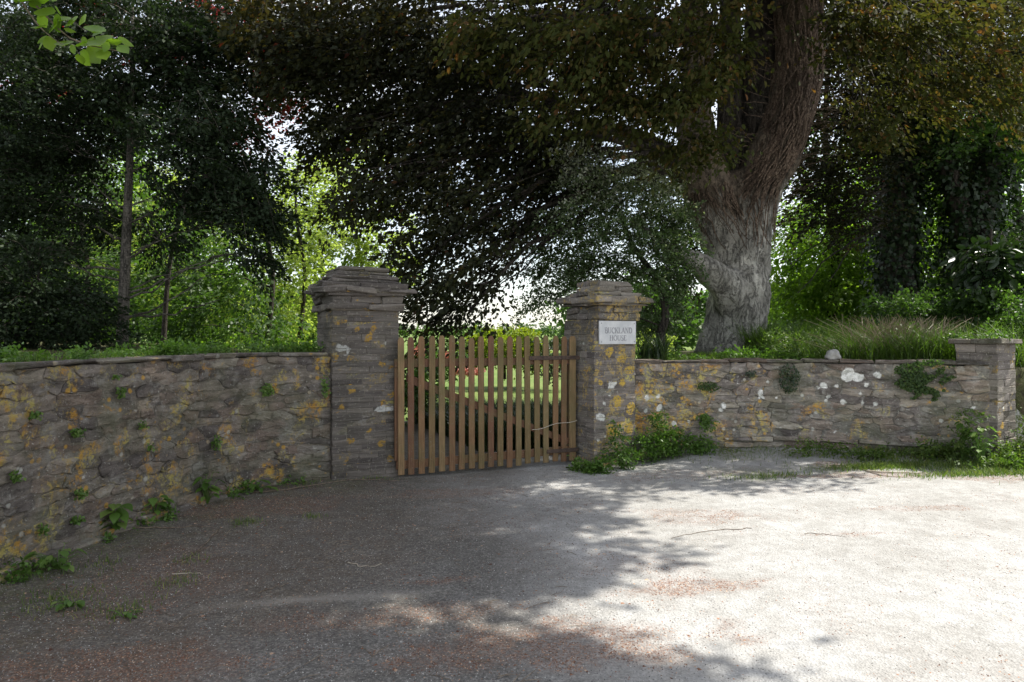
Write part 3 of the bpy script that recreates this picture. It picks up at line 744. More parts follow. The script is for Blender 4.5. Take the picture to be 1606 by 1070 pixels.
# right pillar: front-left corner at x=932
dR = 8.42; wR = .655
frR = frame((932-803)/F*dR, dR, 30)
capR = (frR[0]+frR[1]*.05-frR[2]*.03, frR[1], frR[2])
wsp = [(tuple(on_front(frR, wR, a, b)), c*1.2) for a, b, c in ((958, 606, .055), (956, 615, .045), (963, 600, .04), (940, 654, .045), (945, 655, .04), (948, 633, .025), (950, 686, .02), (938, 690, .02))]
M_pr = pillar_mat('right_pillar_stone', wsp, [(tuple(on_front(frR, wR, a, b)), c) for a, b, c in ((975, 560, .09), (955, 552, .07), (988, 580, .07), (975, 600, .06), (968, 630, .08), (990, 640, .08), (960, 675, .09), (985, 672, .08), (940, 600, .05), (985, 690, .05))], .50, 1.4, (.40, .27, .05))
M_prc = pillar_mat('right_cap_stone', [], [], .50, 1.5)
tiersR = [(1.835, 1.925, .012, (.25, .45), .010, .008), (1.925, 2.015, .02, (.25, .45), .014, .010), (2.015, 2.05, .08, (.3, .6), .008, .008), (2.05, 2.125, .125, (.4, .8), .008, .008),
          (2.125, 2.19, .02, (.2, .5), .012, .014), (2.19, 2.26, -.06, (.25, .5), .010, .010), (2.26, 2.335, -.07, (.3, .5), .010, .010)]
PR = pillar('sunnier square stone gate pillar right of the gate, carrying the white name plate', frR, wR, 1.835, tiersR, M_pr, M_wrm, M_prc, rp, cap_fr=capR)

# end pier of the right wall
dE = 7.97; wE = .46
frE = frame((1565-803)/F*dE, dE, 32)
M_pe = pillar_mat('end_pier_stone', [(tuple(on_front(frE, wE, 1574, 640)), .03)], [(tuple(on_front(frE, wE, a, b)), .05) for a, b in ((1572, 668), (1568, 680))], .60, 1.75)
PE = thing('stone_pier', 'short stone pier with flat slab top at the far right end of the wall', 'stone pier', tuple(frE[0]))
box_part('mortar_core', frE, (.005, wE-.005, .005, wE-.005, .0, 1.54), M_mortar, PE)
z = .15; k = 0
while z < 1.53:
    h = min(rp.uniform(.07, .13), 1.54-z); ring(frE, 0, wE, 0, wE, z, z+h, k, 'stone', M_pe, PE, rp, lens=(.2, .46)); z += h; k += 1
    if 1.54-z < .03: break
ring(frE, -.06, wE+.04, -.06, wE+.06, 1.54, 1.60, 0, 'cap_stone', M_cop, PE, rp, lens=(.3, .6), dp=.25)
box_part('cap_core', frE, (.0, wE, .0, wE, 1.54, 1.595), M_mortar, PE)

# ------------------------------------------------------------------ name plate on the right pillar
M_marble = plain('white_marble', (0.50, 0.51, 0.52), (0.62, 0.62, 0.62), 9, .5, .05)
M_ink = plain('faded_grey_lettering', (0.20, 0.20, 0.215), (0.36, 0.36, 0.38), 60, .8, .05)
SG = thing('name_plate', 'white marble house name plate lettered BUCKLAND HOUSE on the right pillar', 'sign', tuple(frR[0]+frR[1]*wR/2-frR[2]*.02+np.array([0, 0, 1.5])))
pu0, pu1, pz0, pz1 = .055, .638, 1.53, 1.822
box_part('plate', frR, (pu0, pu1, -.034, -.012, pz0, pz1), M_marble, SG)
def arc(cx, cy, rx, ry, a0, a1, n=7): return [(cx+rx*math.cos(R(a0+(a1-a0)*i/n)), cy+ry*math.sin(R(a0+(a1-a0)*i/n))) for i in range(n+1)]
TK, TN = .17, .075
G = {  # glyph: (width, [(points, thickness)...]) in cap-height units
 'B': (.72, [([(.17, 0), (.17, 1)], TK), ([(.04, 0), (.4, 0)], TN), ([(.04, 1), (.38, 1)], TN), ([(.17, .52), (.4, .52)], TN), (arc(.38, .76, .2, .24, 90, -90), TK*.8), (arc(.4, .26, .25, .26, 90, -90), TK)]),
 'U': (.82, [(arc(.41, .3, .25, .30, 180, 360), TN*1.5), ([(.17, .3), (.17, 1)], TK), ([(.66, .3), (.66, 1)], TN), ([(.02, 1), (.32, 1)], TN), ([(.54, 1), (.78, 1)], TN)]),
 'C': (.78, [(arc(.45, .5, .33, .5, 60, 180), TK*.8), (arc(.45, .5, .33, .5, 180, 300), TK*.9), ([(.62, .93), (.70, .70)], TN)]),
 'K': (.82, [([(.17, 0), (.17, 1)], TK), ([(.03, 0), (.31, 0)], TN), ([(.03, 1), (.31, 1)], TN), ([(.2, .42), (.66, 1)], TN), ([(.36, .58), (.72, 0)], TK), ([(.55, 1), (.78, 1)], TN), ([(.58, 0), (.82, 0)], TN)]),
 'L': (.68, [([(.17, 0), (.17, 1)], TK), ([(.03, 1), (.31, 1)], TN), ([(.03, 0), (.6, 0)], TN), ([(.6, 0), (.62, .26)], TN)]),
 'A': (.84, [([(.12, 0), (.42, 1)], TN), ([(.42, 1), (.72, 0)], TK), ([(.24, .34), (.62, .34)], TN), ([(.0, 0), (.24, 0)], TN), ([(.58, 0), (.84, 0)], TN)]),
 'N': (.86, [([(.16, 0), (.16, 1)], TN), ([(.16, 1), (.70, 0)], TK), ([(.70, 0), (.70, 1)], TN), ([(.02, 1), (.2, 1)], TN), ([(.04, 0), (.28, 0)], TN), ([(.58, 1), (.82, 1)], TN)]),
 'D': (.84, [([(.17, 0), (.17, 1)], TK), ([(.03, 0), (.36, 0)], TN), ([(.03, 1), (.36, 1)], TN), (arc(.34, .5, .38, .5, 90, -90, 9), TK*.9)]),
 'H': (.86, [([(.17, 0), (.17, 1)], TK), ([(.68, 0), (.68, 1)], TK), ([(.17, .52), (.68, .52)], TN), ([(.03, 0), (.31, 0)], TN), ([(.03, 1), (.31, 1)], TN), ([(.54, 0), (.82, 0)], TN), ([(.54, 1), (.82, 1)], TN)]),
 'O': (.86, [(arc(.43, .5, .34, .5, 0, 360, 16), TK*.8)]),
 'S': (.62, [(arc(.31, .75, .2, .25, 30, 270), TN*1.4), (arc(.31, .25, .22, .26, 90, -150), TK*.8)]),
 'E': (.68, [([(.17, 0), (.17, 1)], TK), ([(.03, 0), (.58, 0)], TN), ([(.03, 1), (.56, 1)], TN), ([(.17, .52), (.44, .52)], TN), ([(.58, 0), (.6, .2)], TN), ([(.56, 1), (.56, .82)], TN)])}
def word(txt, uc, zc, hgt, width):
    tot = sum(G[c][0] for c in txt); kx = width/tot; u = uc-width/2
    for ch in txt:
        mb = MB(); gw, st = G[ch]; j = 0
        for pts, th in st:
            pts = np.array(pts)
            for a, b in zip(pts[:-1], pts[1:]):
                d = (b-a); l = np.linalg.norm(d)+1e-9; d /= l; nrm = np.array([-d[1], d[0]])*th/2; a2 = a-d*th*.15; b2 = b+d*th*.15
                q = [a2+nrm, b2+nrm, b2-nrm, a2-nrm]; off = -.0355-.00012*j; j += 1
                V = [frR[0]+frR[1]*(u+p[0]*kx)+frR[2]*off+np.array([0, 0, zc+(p[1]-.5)*hgt]) for p in q]
                V += [frR[0]+frR[1]*(u+p[0]*kx)+frR[2]*(-.0335)+np.array([0, 0, zc+(p[1]-.5)*hgt]) for p in q]
                mb.add(V, [[3, 2, 1, 0], [0, 1, 5, 4], [1, 2, 6, 5], [2, 3, 7, 6], [3, 0, 4, 7]])
        mb.build('letter', M_ink, SG); u += gw*kx
word('BUCKLAND', (pu0+pu1)/2+.008, 1.703, .068, .44)
word('HOUSE', (pu0+pu1)/2, 1.608, .062, .27)
for a, b in ((pu0+.03, pz0+.03), (pu1-.03, pz0+.03), (pu0+.03, pz1-.03), (pu1-.03, pz1-.03)):
    mb = MB(); c = frR[0]+frR[1]*a+np.array([0, 0, b]); mb.tube([c-frR[2]*.033, c-frR[2]*.039], [.007, .006], 8); mb.build('screw', M_ink, SG)

# ------------------------------------------------------------------ the gate
def wood_mat(name, cols):
    s = NT(name); tc = s.n.new('ShaderNodeTexCoord').outputs['Object']
    g = s.noise(12, 5, .65, s.scale(tc, (6, 6, .35))); r = s.rand()
    c = s.ramp(r, cols); c = s.mix(1.0, c, s.ramp(g, [(.3, .6), (.5, 1.), (.72, 1.35)]), 'MULTIPLY')
    zz = s.math('MULTIPLY', s.math('SUBTRACT', .45, s.math('ADD', s.z(), s.math('MULTIPLY', s.noise(3, 3), .5))), 3.0, clamp=True)
    c = s.mix(s.ramp(s.noise(4, 4), [(.47, 0.), (.66, .5)]), c, (.135, .125, .055))
    c = s.mix(s.ramp(s.noise(60, 3), [(.62, 0.), (.70, .5)]), c, (.28, .25, .20))
    s.bump(g, .5, .006); return s.fin(c, .75, .25)
M_pick = wood_mat('weathered_cedar', [(0, (.16, .08, .048)), (.3, (.21, .12, .060)), (.6, (.17, .12, .055)), (.8, (.20, .145, .07)), (1, (.26, .165, .085))])
M_rail = wood_mat('red_brown_timber', [(0, (.13, .065, .04)), (1, (.17, .09, .05))])
M_band = plain('rusty_band', (.05, .035, .03), (.11, .075, .055), 30, .7, .3)
g0 = np.array([(622-803)/F*7.83, 7.83, 0.]); g1 = np.array([(903-803)/F*8.70, 8.70, 0.])
gd = g1-g0; gl = np.linalg.norm(gd); gth = math.degrees(math.atan2(gd[1], gd[0])); frG = frame(g0[0], g0[1], gth)
GT = thing('picket_gate', 'brown wooden picket gate with diagonal brace, closed between the two stone pillars', 'gate', tuple(g0))
def board(name, pts_uz, v0, v1, mat, parent, lab=None, fr=frG):
    """prism: outline in gate plane (u,z), thickness v0..v1 (v negative is towards the camera)"""
    n = len(pts_uz); V = [fr[0]+fr[1]*u+fr[2]*v0+np.array([0, 0, z]) for u, z in pts_uz]+[fr[0]+fr[1]*u+fr[2]*v1+np.array([0, 0, z]) for u, z in pts_uz]
    Fs = [list(range(n)), [n+i for i in range(n)][::-1]]+[[i, n+i, n+(i+1) % n, (i+1) % n] for i in range(n)]
    V = np.array(V); o = mesh_np(name, V, Fs, mat, parent, origin=V.mean(0))
    bm = bmesh.new(); bm.from_mesh(o.data); bmesh.ops.recalc_face_normals(bm, faces=bm.faces)
    bmesh.ops.bevel(bm, geom=[e for e in bm.edges], offset=.0025, segments=1, affect='EDGES'); bm.to_mesh(o.data); bm.free()
    return o
NP = 19; u_first = .045; u_last = gl-.055
rg = np.random.default_rng(3)
for i in range(NP):
    u = u_first+(u_last-u_first)*i/(NP-1)+rg.normal(0, .003); ww = .0365 if i < NP-1 else .045
    top = 1.635+rg.normal(0, .006)-.008*math.sin(i/NP*math.pi); bot = .035+rg.normal(0, .008)+.02*(i/NP); ln = rg.normal(0, .006)
    t2 = u+ln
    board('picket', [(u-ww, bot), (u+ww, bot), (t2+ww, top-.04), (t2+ww*.55, top), (t2-ww*.55, top), (t2-ww, top-.04)], -.022-rg.random()*.003, 0, M_pick, GT)
board('rail', [(-.02, 1.27), (gl-.02, 1.28), (gl-.02, 1.365), (-.02, 1.37)], .003, .045, M_rail, GT)
board('rail', [(-.0, .10), (gl-.02, .14), (gl-.02, .235), (-.0, .195)], .003, .045, M_rail, GT)
board('brace', [(.12, 1.10), (gl-.14, .26), (gl-.02, .26), (gl-.02, .30), (.12, 1.20)], .005, .043, M_rail, GT)
board('stile', [(-.02, .20), (.05, .20), (.05, 1.265), (-.02, 1.265)], .006, .042, M_rail, GT)
board('stile', [(gl-.10, .31), (gl-.02, .31), (gl-.02, 1.27), (gl-.10, 1.27)], .006, .047, M_rail, GT)
board('hinge_strap', [(gl-.66, 1.335), (gl+.09, 1.335), (gl+.09, 1.385), (gl-.66, 1.385)], -.034, -.027, M_band, GT)
board('hinge_strap', [(gl-.42, .165), (gl+.03, .165), (gl+.03, .215), (gl-.42, .215)], -.034, -.027, M_band, GT)
mb = MB(); mb.tube([frG[0]+frG[1]*(gl-.62+q*.62)+frG[2]*(-.030-.004*(k % 2))+np.array([0, 0, .475+.09*q-.012*math.sin(q*9)]) for k, q in enumerate(np.linspace(0, 1, 12))], .0035, 5)
mb.build('pale_line', plain('pale_line_buff', (.45, .40, .33), (.6, .55, .45), 40), GT)  # thin pale line across the lower right pickets

# ------------------------------------------------------------------ big beech
rb = np.random.default_rng(21)
BT = thing('beech_tree', 'huge old beech with pale grey buttressed trunk and dark spreading crown behind the right wall', 'tree', tuple(P(1148, 556, 12)))
D0 = 12.0
def px3(lst, n): return poly_interp(np.array([[*P(a, b, D0+(q[3] if len(q) > 3 else 0)), q[2]*D0/F] for q in lst for a, b in [(q[0], q[1])]]), n)
def trunk_tube(mb, lst, n=16, sides=16, lump=.05):
    q = px3(lst, n); mb.tube(q[:, :3], q[:, 3], sides, lump=lump)
mb = MB()
trunk_tube(mb, [(1146, 585, 60), (1147, 560, 53), (1152, 530, 47), (1158, 490, 47), (1163, 450, 46), (1166, 410, 42), (1170, 360, 40), (1176, 310, 40)], lump=.06)
trunk_tube(mb, [(1165, 400, 34), (1155, 330, 40), (1150, 285, 30, .2)], 6)
trunk_tube(mb, [(1176, 320, 36), (1198, 275, 38), (1222, 225, 37), (1243, 160, 34), (1254, 90, 33), (1252, 20, 33), (1250, -70, 31), (1262, -220, 27, 1.), (1290, -420, 20, 2)], 22, lump=.06)
trunk_tube(mb, [(1158, 430, 30), (1135, 370, 38), (1115, 315, 38), (1102, 265, 34, -.1), (1094, 225, 30, -.2), (1090, 170, 27, -.2), (1096, 100, 24, -.1), (1085, 0, 19, 0), (1070, -180, 15, .5)], 20, lump=.05)
trunk_tube(mb, [(1160, 400, 22, .3), (1128, 345, 25, .5), (1090, 300, 23, .6), (1062, 262, 20, .8), (1020, 225, 15, 1.), (970, 205, 10, 1.), (900, 190, 7, 1)], 16)
trunk_tube(mb, [(1158, 490, 30, -.2), (1140, 447, 27, -.4), (1112, 424, 20, -.7), (1085, 404, 15, -.9), (1062, 398, 11, -1.), (1030, 372, 8, -1.1), (990, 350, 5, -1.2)], 14)
# buttress roots
for (x0, y0, x1, y1, rr, dd) in ((1120, 500, 1100, 585, 16, -.2), (1180, 500, 1198, 590, 16, -.1), (1150, 490, 1150, 590, 22, -.42), (1133, 500, 1122, 590, 18, -.35), (1172, 500, 1180, 590, 18, -.3)):
    trunk_tube(mb, [(x0, y0, rr*.8, dd*.5), ((x0+x1)/2, (y0+y1)/2, rr, dd*.8), (x1, y1, rr*1.4, dd*1.4)], 7)
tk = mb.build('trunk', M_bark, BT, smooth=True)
md = tk.modifiers.new('remesh', 'REMESH'); md.mode = 'VOXEL'; md.voxel_size = .045; md.use_smooth_shade = True
md = tk.modifiers.new('smooth', 'SMOOTH'); md.iterations = 4
for nm_, sz_, st_ in (('burls', .42, .13), ('bark_relief', .12, .035)):
    tx = bpy.data.textures.new(nm_, 'CLOUDS'); tx.noise_scale = sz_; tx.noise_depth = 2
    md = tk.modifiers.new(nm_, 'DISPLACE'); md.texture = tx; md.strength = st_; md.mid_level = .5; md.texture_coords = 'GLOBAL'
mb = MB()
trunk_tube(mb, [(1176, 360, 26, .2), (1180, 290, 33, .25), (1190, 200, 31, .4), (1194, 110, 29, .5), (1197, 0, 28, .6), (1192, -150, 25, .6), (1180, -350, 18, 0)], 24, lump=.07)
trunk_tube(mb, [(1155, 330, 26, .1), (1150, 270, 28, .3), (1146, 200, 22, .5), (1146, 90, 18, .6), (1144, -50, 15, .6)], 14, lump=.05)
mb.build('stem', M_dbark, BT, smooth=True)
# old ivy stems clinging to the upper trunk
mb = MB()
def wrap(lst, n, a0, turn, rr, zoff=1.0, wob=.12):
    q = px3(lst, n); out = []
    a = a0
    for i in range(n):
        a += rb.normal(0, wob)+turn/n
        out.append(q[i, :3]+np.array([math.sin(a), -math.cos(a), 0])*q[i, 3]*1.05+np.array([0, 0, rb.normal(0, .02)]))
    k0 = int(rb.integers(0, 5)); out = out[k0:]; mb.tube(out, np.linspace(rr*.5, rr*.7, len(out))+rr*.5*np.sin(np.linspace(0, 3.14, len(out))), 5, cap=False)
RS = [(1165, 395, 46), (1168, 370, 43), (1176, 310, 40), (1198, 275, 39), (1222, 225, 38), (1243, 160, 35), (1254, 90, 34), (1252, 20, 34), (1250, -70, 32)]
for k in range(60): wrap(RS, 26, rb.uniform(-1.7, 1.7), rb.uniform(-1.6, 1.6), rb.uniform(.006, .02))
for k in range(34): wrap([(1150, 400, 40), (1138, 365, 42), (1117, 315, 41), (1112, 265, 27), (1098, 225, 26), (1090, 170, 24)], 16, rb.uniform(-1.5, 1.5), rb.uniform(-1.2, 1.2), rb.uniform(.006, .014))
for k in range(12): wrap([(1172, 370, 38, .1), (1185, 290, 36, .35), (1195, 200, 34, .5), (1200, 110, 33, .5)], 18, rb.uniform(-1.2, 1.2), rb.uniform(-1, 1), rb.uniform(.006, .012))
q = px3(RS, 60)
for k in range(170):                     # wiry side twigs
    i = rb.integers(4, 60); sgn = 1 if rb.random() < .72 else -1
    a = q[i, :3]+np.array([sgn*q[i, 3]*.95, -.1, 0]); e = a+np.array([sgn*rb.uniform(.15, .75), rb.uniform(-.5, .1), rb.uniform(-.15, .25)])
    mb.tube(curve_pts(a, e, (0, 0, rb.uniform(-.12, .05)), 5, .03, rb), np.linspace(.007, .0025, 5), 3, cap=False)
o = mb.build('ivy_stems', M_vine, BT); o['kind'] = 'stuff'
# crown
tbeech = lambda C, r: np.clip(r.random(len(C))*.5+.12, 0, 1)
TOP = P(1200, 150, 12)
blobs_d = [ # dark drooping masses in the middle and to the left
    Bp(640, 250, 10.5, 100, 70, 1.2, 48), Bp(720, 200, 11, 150, 80, 1.4, 110), Bp(580, 300, 9.8, 60, 28, .8, 16), Bp(700, 320, 10.2, 95, 70, 1.1, 40), Bp(780, 280, 11, 110, 90, 1.4, 55),
    Bp(660, 400, 10, 55, 50, .8, 16), Bp(720, 430, 10, 75, 55, .9, 22), Bp(675, 470, 9.8, 50, 34, .7, 11), Bp(770, 380, 10.6, 85, 60, 1.1, 24), Bp(735, 490, 9.8, 32, 18, .5, 6),
    Bp(850, 330, 11.5, 90, 80, 1.2, 26), Bp(880, 240, 11.5, 130, 70, 1.5, 100), Bp(520, 130, 10.5, 120, 70, 1.5, 70), Bp(620, 90, 10.8, 140, 90, 1.6, 120), Bp(470, 50, 10, 100, 60, 1.5, 70),
    Bp(760, 90, 11.5, 150, 90, 1.6, 120), Bp(550, 20, 11, 150, 50, 1.6, 80), Bp(860, 40, 12, 160, 60, 1.7, 80), Bp(1010, 130, 13.5, 130, 100, 1.5, 100), Bp(980, 60, 13, 120, 60, 1.5, 60), Bp(540, 200, 10.2, 40, 24, .7, 14), Bp(500, 330-110, 10.6, 40, 20, .6, 8),
    Bp(1095, 330, 13.4, 60, 60, .7, 34), Bp(1140, 230, 13.4, 50, 70, .7, 30), Bp(1070, 420, 13.2, 40, 36, .6, 16), Bp(1060, 250, 13.2, 60, 50, .8, 26),
    Bp(1120, 60, 13.6, 60, 60, 1., 30), Bp(1360, 40, 13, 120, 60, 1.5, 60), Bp(1340, 150, 14, 90, 60, 1.2, 40), Bp(1500, 60, 13, 130, 60, 1.5, 60), Bp(1430, 130, 13.5, 100, 50, 1., 56), Bp(1570, 90, 13.5, 80, 80, 1., 50), Bp(1330, 90, 13.4, 60, 70, 1., 34), Bp(1400, 30, 13.6, 120, 40, 1., 40), Bp(780, 160, 12.4, 110, 60, 1., 40)]
crn, C1, i1, o1, l1 = foliage('crown', rb, blobs_d, TOP, M_copper, BT, per=50, L=.088, ls=.72, wd=.40, droop=.6, tilt=.45, hang=.6, six=False, tint=lambda C, r: r.random(len(C))*.55+.15)
def start_near(c):
    c = np.asarray(c)
    if c[2] > 4.5: return P(1198 if c[0] > 4 else 1090, 60 if c[2] > 6 else 190, 12.1)
    return P(1100, 250, 12.2)
limbs(BT, M_dbark, rb, blobs_d, i1, C1, o1, l1, start_near, r0=.07, twig=.004, tmax=5, sag=.5)
# nearer, lighter bronze-green sprays hanging along the top of the view
blobs_b = [Bp(800, 40, 8.5, 90, 45, .8, 30), Bp(900, 60, 8.3, 90, 55, .8, 38), Bp(960, 140, 8.8, 70, 45, .7, 26), Bp(1060, 150, 9, 90, 55, .8, 40), Bp(1130, 90, 9.2, 50, 60, .6, 22), Bp(1080, 220, 9.4, 80, 24, .6, 20), Bp(860, 160, 8.6, 50, 26, .5, 12),
           Bp(1000, 30, 8.6, 110, 45, .8, 36), Bp(1120, 15, 8.6, 60, 30, .6, 16), Bp(1340, 60, 9.5, 70, 60, .8, 28), Bp(1440, 40, 9.2, 110, 50, .8, 40), Bp(1550, 60, 9.3, 80, 60, .8, 34), Bp(1380, 150, 10, 60, 50, .7, 18),
           Bp(1500, 150, 10, 100, 40, .8, 26), Bp(1370, 200, 9.8, 28, 36, .4, 9), Bp(1310, 30, 9.6, 40, 40, .6, 10), Bp(1590, 160, 10, 40, 60, .6, 12)]
b2, C2, i2, o2, l2 = foliage('hanging_foliage', rb, blobs_b, TOP, M_bronze, BT, per=34, L=.088, ls=.6, wd=.34, droop=.6, hang=1.0, six=True, tint=lambda C, r: np.clip(r.random(len(C))*.6+.15, 0, 1), flutter=.35)
limbs(BT, M_dbark, rb, blobs_b, i2, C2, o2, l2, lambda c: P(1150, -60, 11.5) if c[0] < 4 else P(1290, -40, 11.8), r0=.05, twig=.005, tmax=5)
# the crown above and outside the picture: shaped to cast the shade over the gate and forecourt
up = []
def shade_blob(gx_, gy_, z, rx, ry, rz, n):
    k = z/math.tan(R(SUN_EL)); up.append(((gx_+k*math.sin(R(SUN_AZ)), gy_+k*math.cos(R(SUN_AZ)), z), (rx, ry, rz), n))
for (a, b, z, rx, ry, n) in [(-.9, 7.0, 7.8, 1.4, .7, 26), (-.1, 8.2, 7.6, .7, .6, 14), (-2.6, 6.4, 8.2, 1.5, 1.3, 46), (-4.5, 7.4, 8.4, 1.8, 1.6, 46), (-3.6, 4.4, 8.0, 1.5, 1.4, 44), (-1.0, 5.1, 8., 1.3, .75, 34), (.05, 6.1, 8.0, .65, .6, 18),
                             (-.15, 4.8, 8.2, .65, .5, 18), (-1.6, 3.5, 8.2, 1.3, .8, 38), (.0, 3.3, 8.0, .9, .35, 20), (-3.8, 2.2, 8.2, 1.5, 1.2, 34), (-1.2, 2.2, 8.3, 1.6, .9, 34), (.8, 2.5, 8., .8, .4, 14), (-6, 5, 8.8, 1.8, 2.4, 50), (-3.2, 9.6, 8.8, 2.2, 1.4, 50),
                             (.6, 10.4, 8.8, 1.5, .9, 40), (3.2, 11.2, 8.6, 1.5, .9, 34), (-.8, 9.2, 8.2, 1.0, .6, 22), (-7, 9.5, 9.2, 2.2, 2, 50), (5.6, 11.4, 8.8, 1.5, .8, 26), (-3, 12, 9.6, 2.6, 1.6, 50), (.5, 12.5, 9.8, 2.6, 1.6, 50), (.7, 7.0, 8., .3, .2, 3), (.7, 5.2, 8., .3, .1, 3), (-3.2, 5.6, 8.6, 1.3, 1.2, 50), (-4.2, 3.4, 8.6, 1.2, 1.4, 50), (-2.4, 4.4, 8.7, 1.2, 1., 40), (-2.6, 7.6, 8.8, 1.3, .9, 40), (-1.6, 6.2, 8.8, 1., .7, 24), (-3.0, 3.0, 8.8, 1.3, .8, 34), (-1., 8.0, 8.8, 1., .5, 20)]:
    shade_blob(a, b, z, rx, ry, .6, int(n*2.5))
DENS = 1.0
b3, C3, i3, o3, l3 = foliage('upper_crown', rb, up, P(1200, -200, 12), M_copper, BT, per=46, L=.135, ls=.7, wd=.45, droop=.3, hang=.3, tint=lambda C, r: r.random(len(C))*.5+.2)
limbs(BT, M_dbark, rb, up, i3, C3, o3, l3, lambda c: P(1195, -180, 12.3), r0=.07, twig=.006, tmax=3, twigs=False)

DENS = 1.5
# ------------------------------------------------------------------ other trees
def make_tree(name, label, cat, r, trunk, blobs, lmat, tmat, group=None, start=None, r0=.06, lkw=None, twigs=True, tmax=6, lump=.03, sub='crown'):
    """trunk: list of (point, radius)"""
    q = np.array([[*p, rr] for p, rr in trunk]); T = thing(name, label, cat, tuple(q[0, :3]), group)
    qi = poly_interp(q, max(8, len(q)*4)); mb = MB(); mb.tube(qi[:, :3], np.clip(qi[:, 3], .004, 9), 10, lump=lump); mb.build('trunk', tmat, T, smooth=True)
    kw = dict(per=40, L=.09, ls=.6, wd=.35); kw.update(lkw or {})
    root = qi[len(qi)//2, :3]
    o, C, idx, out, ls = foliage(sub, r, blobs, root, lmat, T, **kw)
    if start is None:
        def start(c):
            zz = c[2]-.25*np.linalg.norm((c-root)[:2]); j = np.argmin(np.abs(qi[:, 2]-zz)); return qi[j, :3]
    limbs(T, tmat, r, blobs, idx, C, out, ls, start, r0=r0, tmax=tmax, twigs=twigs)
    return T, qi

# slender tree in the left wood
r_ = np.random.default_rng(31)
D = 10.0
T1, q1 = make_tree('slender_tree', 'dark evergreen tree with slim straight pale trunk behind the left wall', 'tree', r_,
    [(P(191, 560, D), .085), (P(195, 450, D), .075), (P(200, 330, D), .06), (P(205, 220, D), .045), (P(207, 100, D), .03), (P(208, -40, D), .012)],
    [Bp(200, 130, D, 110, 60, 1.2, 60), Bp(300, 210, D, 110, 60, 1.2, 75), Bp(120, 220, D+.3, 90, 60, 1.2, 50), Bp(240, 50, D, 110, 50, 1.2, 50), Bp(370, 280, D, 75, 45, .9, 50), Bp(400, 340, D-.2, 45, 36, .7, 26), Bp(310, 300, D, 80, 45, 1., 40),
     Bp(120, 320, D+.3, 90, 45, 1.1, 40), Bp(60, 230, D, 70, 50, 1., 36), Bp(250, 370, D+.3, 40, 22, .5, 8), Bp(330, 140, D+.4, 70, 60, 1., 34), Bp(350, 60, D+.3, 70, 50, 1., 30), Bp(100, 110, D+.4, 60, 50, 1., 24), Bp(30, 330, D+.2, 50, 45, .8, 24), Bp(400, 400, D-.1, 35, 18, .5, 8), Bp(80, 390, D+.3, 60, 20, .8, 10), Bp(60, 60, D+.5, 90, 60, 1., 64), Bp(180, 20, D+.5, 90, 40, 1., 50), Bp(110, -20, D+.5, 120, 30, 1., 40), Bp(290, 110, D+.6, 90, 60, 1., 44), Bp(340, 20, D+.6, 80, 50, 1., 36), Bp(20, 160, D+.6, 60, 60, 1., 30), Bp(150, 170, D+.6, 90, 60, 1., 44)],
    M_holly, M_gbark, lkw=dict(per=60, L=.074, ls=.55, wd=.32, droop=.5, hang=.4, tilt=.5, flutter=.7), r0=.03)
mb = MB()
for (a, b, c, d_) in ((199, 470, 300, 415), (200, 500, 330, 430), (203, 405, 290, 330), (204, 350, 300, 290), (197, 440, 90, 400), (196, 480, 60, 430), (203, 380, 110, 330), (199, 460, 350, 400), (200, 497, 345, 470), (204, 330, 140, 280), (206, 270, 280, 215), (196, 425, 30, 390)):
    s0 = P(a, b, D); e = P(c, d_, D+r_.uniform(-.6, .6)); mb.tube(curve_pts(s0, e, (0, 0, -.12), 9, .03, r_), np.linspace(.02, .005, 9), 5, cap=False)
mb.build('lower_branches', M_gbark, T1, smooth=True)

# red-leaved tree showing through behind it
r_ = np.random.default_rng(32); D = 12.8
make_tree('purple_beech', 'copper-red leaved tree glowing through the dark tree at upper left', 'tree', r_,
    [(P(255, 570, D), .05), (P(268, 400, D), .04), (P(310, 250, D), .035), (P(380, 60, D), .03)],
    [Bp(430, 100, D, 60, 60, .8, 36), Bp(370, 200, D, 50, 30, .7, 14), Bp(250, 80, D, 50, 30, .7, 14), Bp(50, 110, D, 60, 40, .8, 16), Bp(330, 20, D, 80, 40, .8, 24), Bp(420, 160, D, 40, 30, .6, 12), Bp(160, 30, D, 70, 30, .8, 12)],
    M_red, M_dbark, lkw=dict(per=46, L=.085, ls=.6, wd=.36), tmax=4, twigs=False)
# dark evergreen shrubs on the left
r_ = np.random.default_rng(33); D = 8.6
make_tree('laurel_shrub', 'dark glossy evergreen shrub filling the lower left corner above the wall', 'shrub', r_,
    [(P(45, 575, D), .04), (P(55, 500, D), .03), (P(62, 420, D), .015)],
    [Bp(40, 450, D, 70, 55, .8, 60), Bp(100, 480, D, 60, 50, .8, 50), Bp(140, 520, D+.2, 40, 30, .6, 20), Bp(20, 520, D-.3, 50, 36, .7, 30), Bp(-70, 440, D-.6, 70, 90, .8, 40), Bp(60, 395, D, 40, 20, .5, 10)],
    M_holly, M_dbark, lkw=dict(per=46, L=.06, ls=.4, wd=.28, flutter=.7, tilt=.6), r0=.02)
r_ = np.random.default_rng(34); D = 9.0
make_tree('holly_tree', 'glossy dark holly tree cut by the left edge of the picture', 'tree', r_,
    [(P(-70, 600, D), .1), (P(-60, 400, D), .08), (P(-50, 200, D), .05), (P(-40, 20, D), .02)],
    [Bp(10, 130, D, 60, 60, .7, 44), Bp(-20, 250, D, 80, 60, .8, 50), Bp(40, 40, D, 60, 40, .7, 26), Bp(30, 200, D, 50, 40, .6, 24), Bp(-50, 360, D, 60, 60, .7, 30)],
    M_holly, M_dbark, lkw=dict(per=48, L=.058, ls=.42, wd=.26, flutter=.7, tilt=.6), r0=.03)
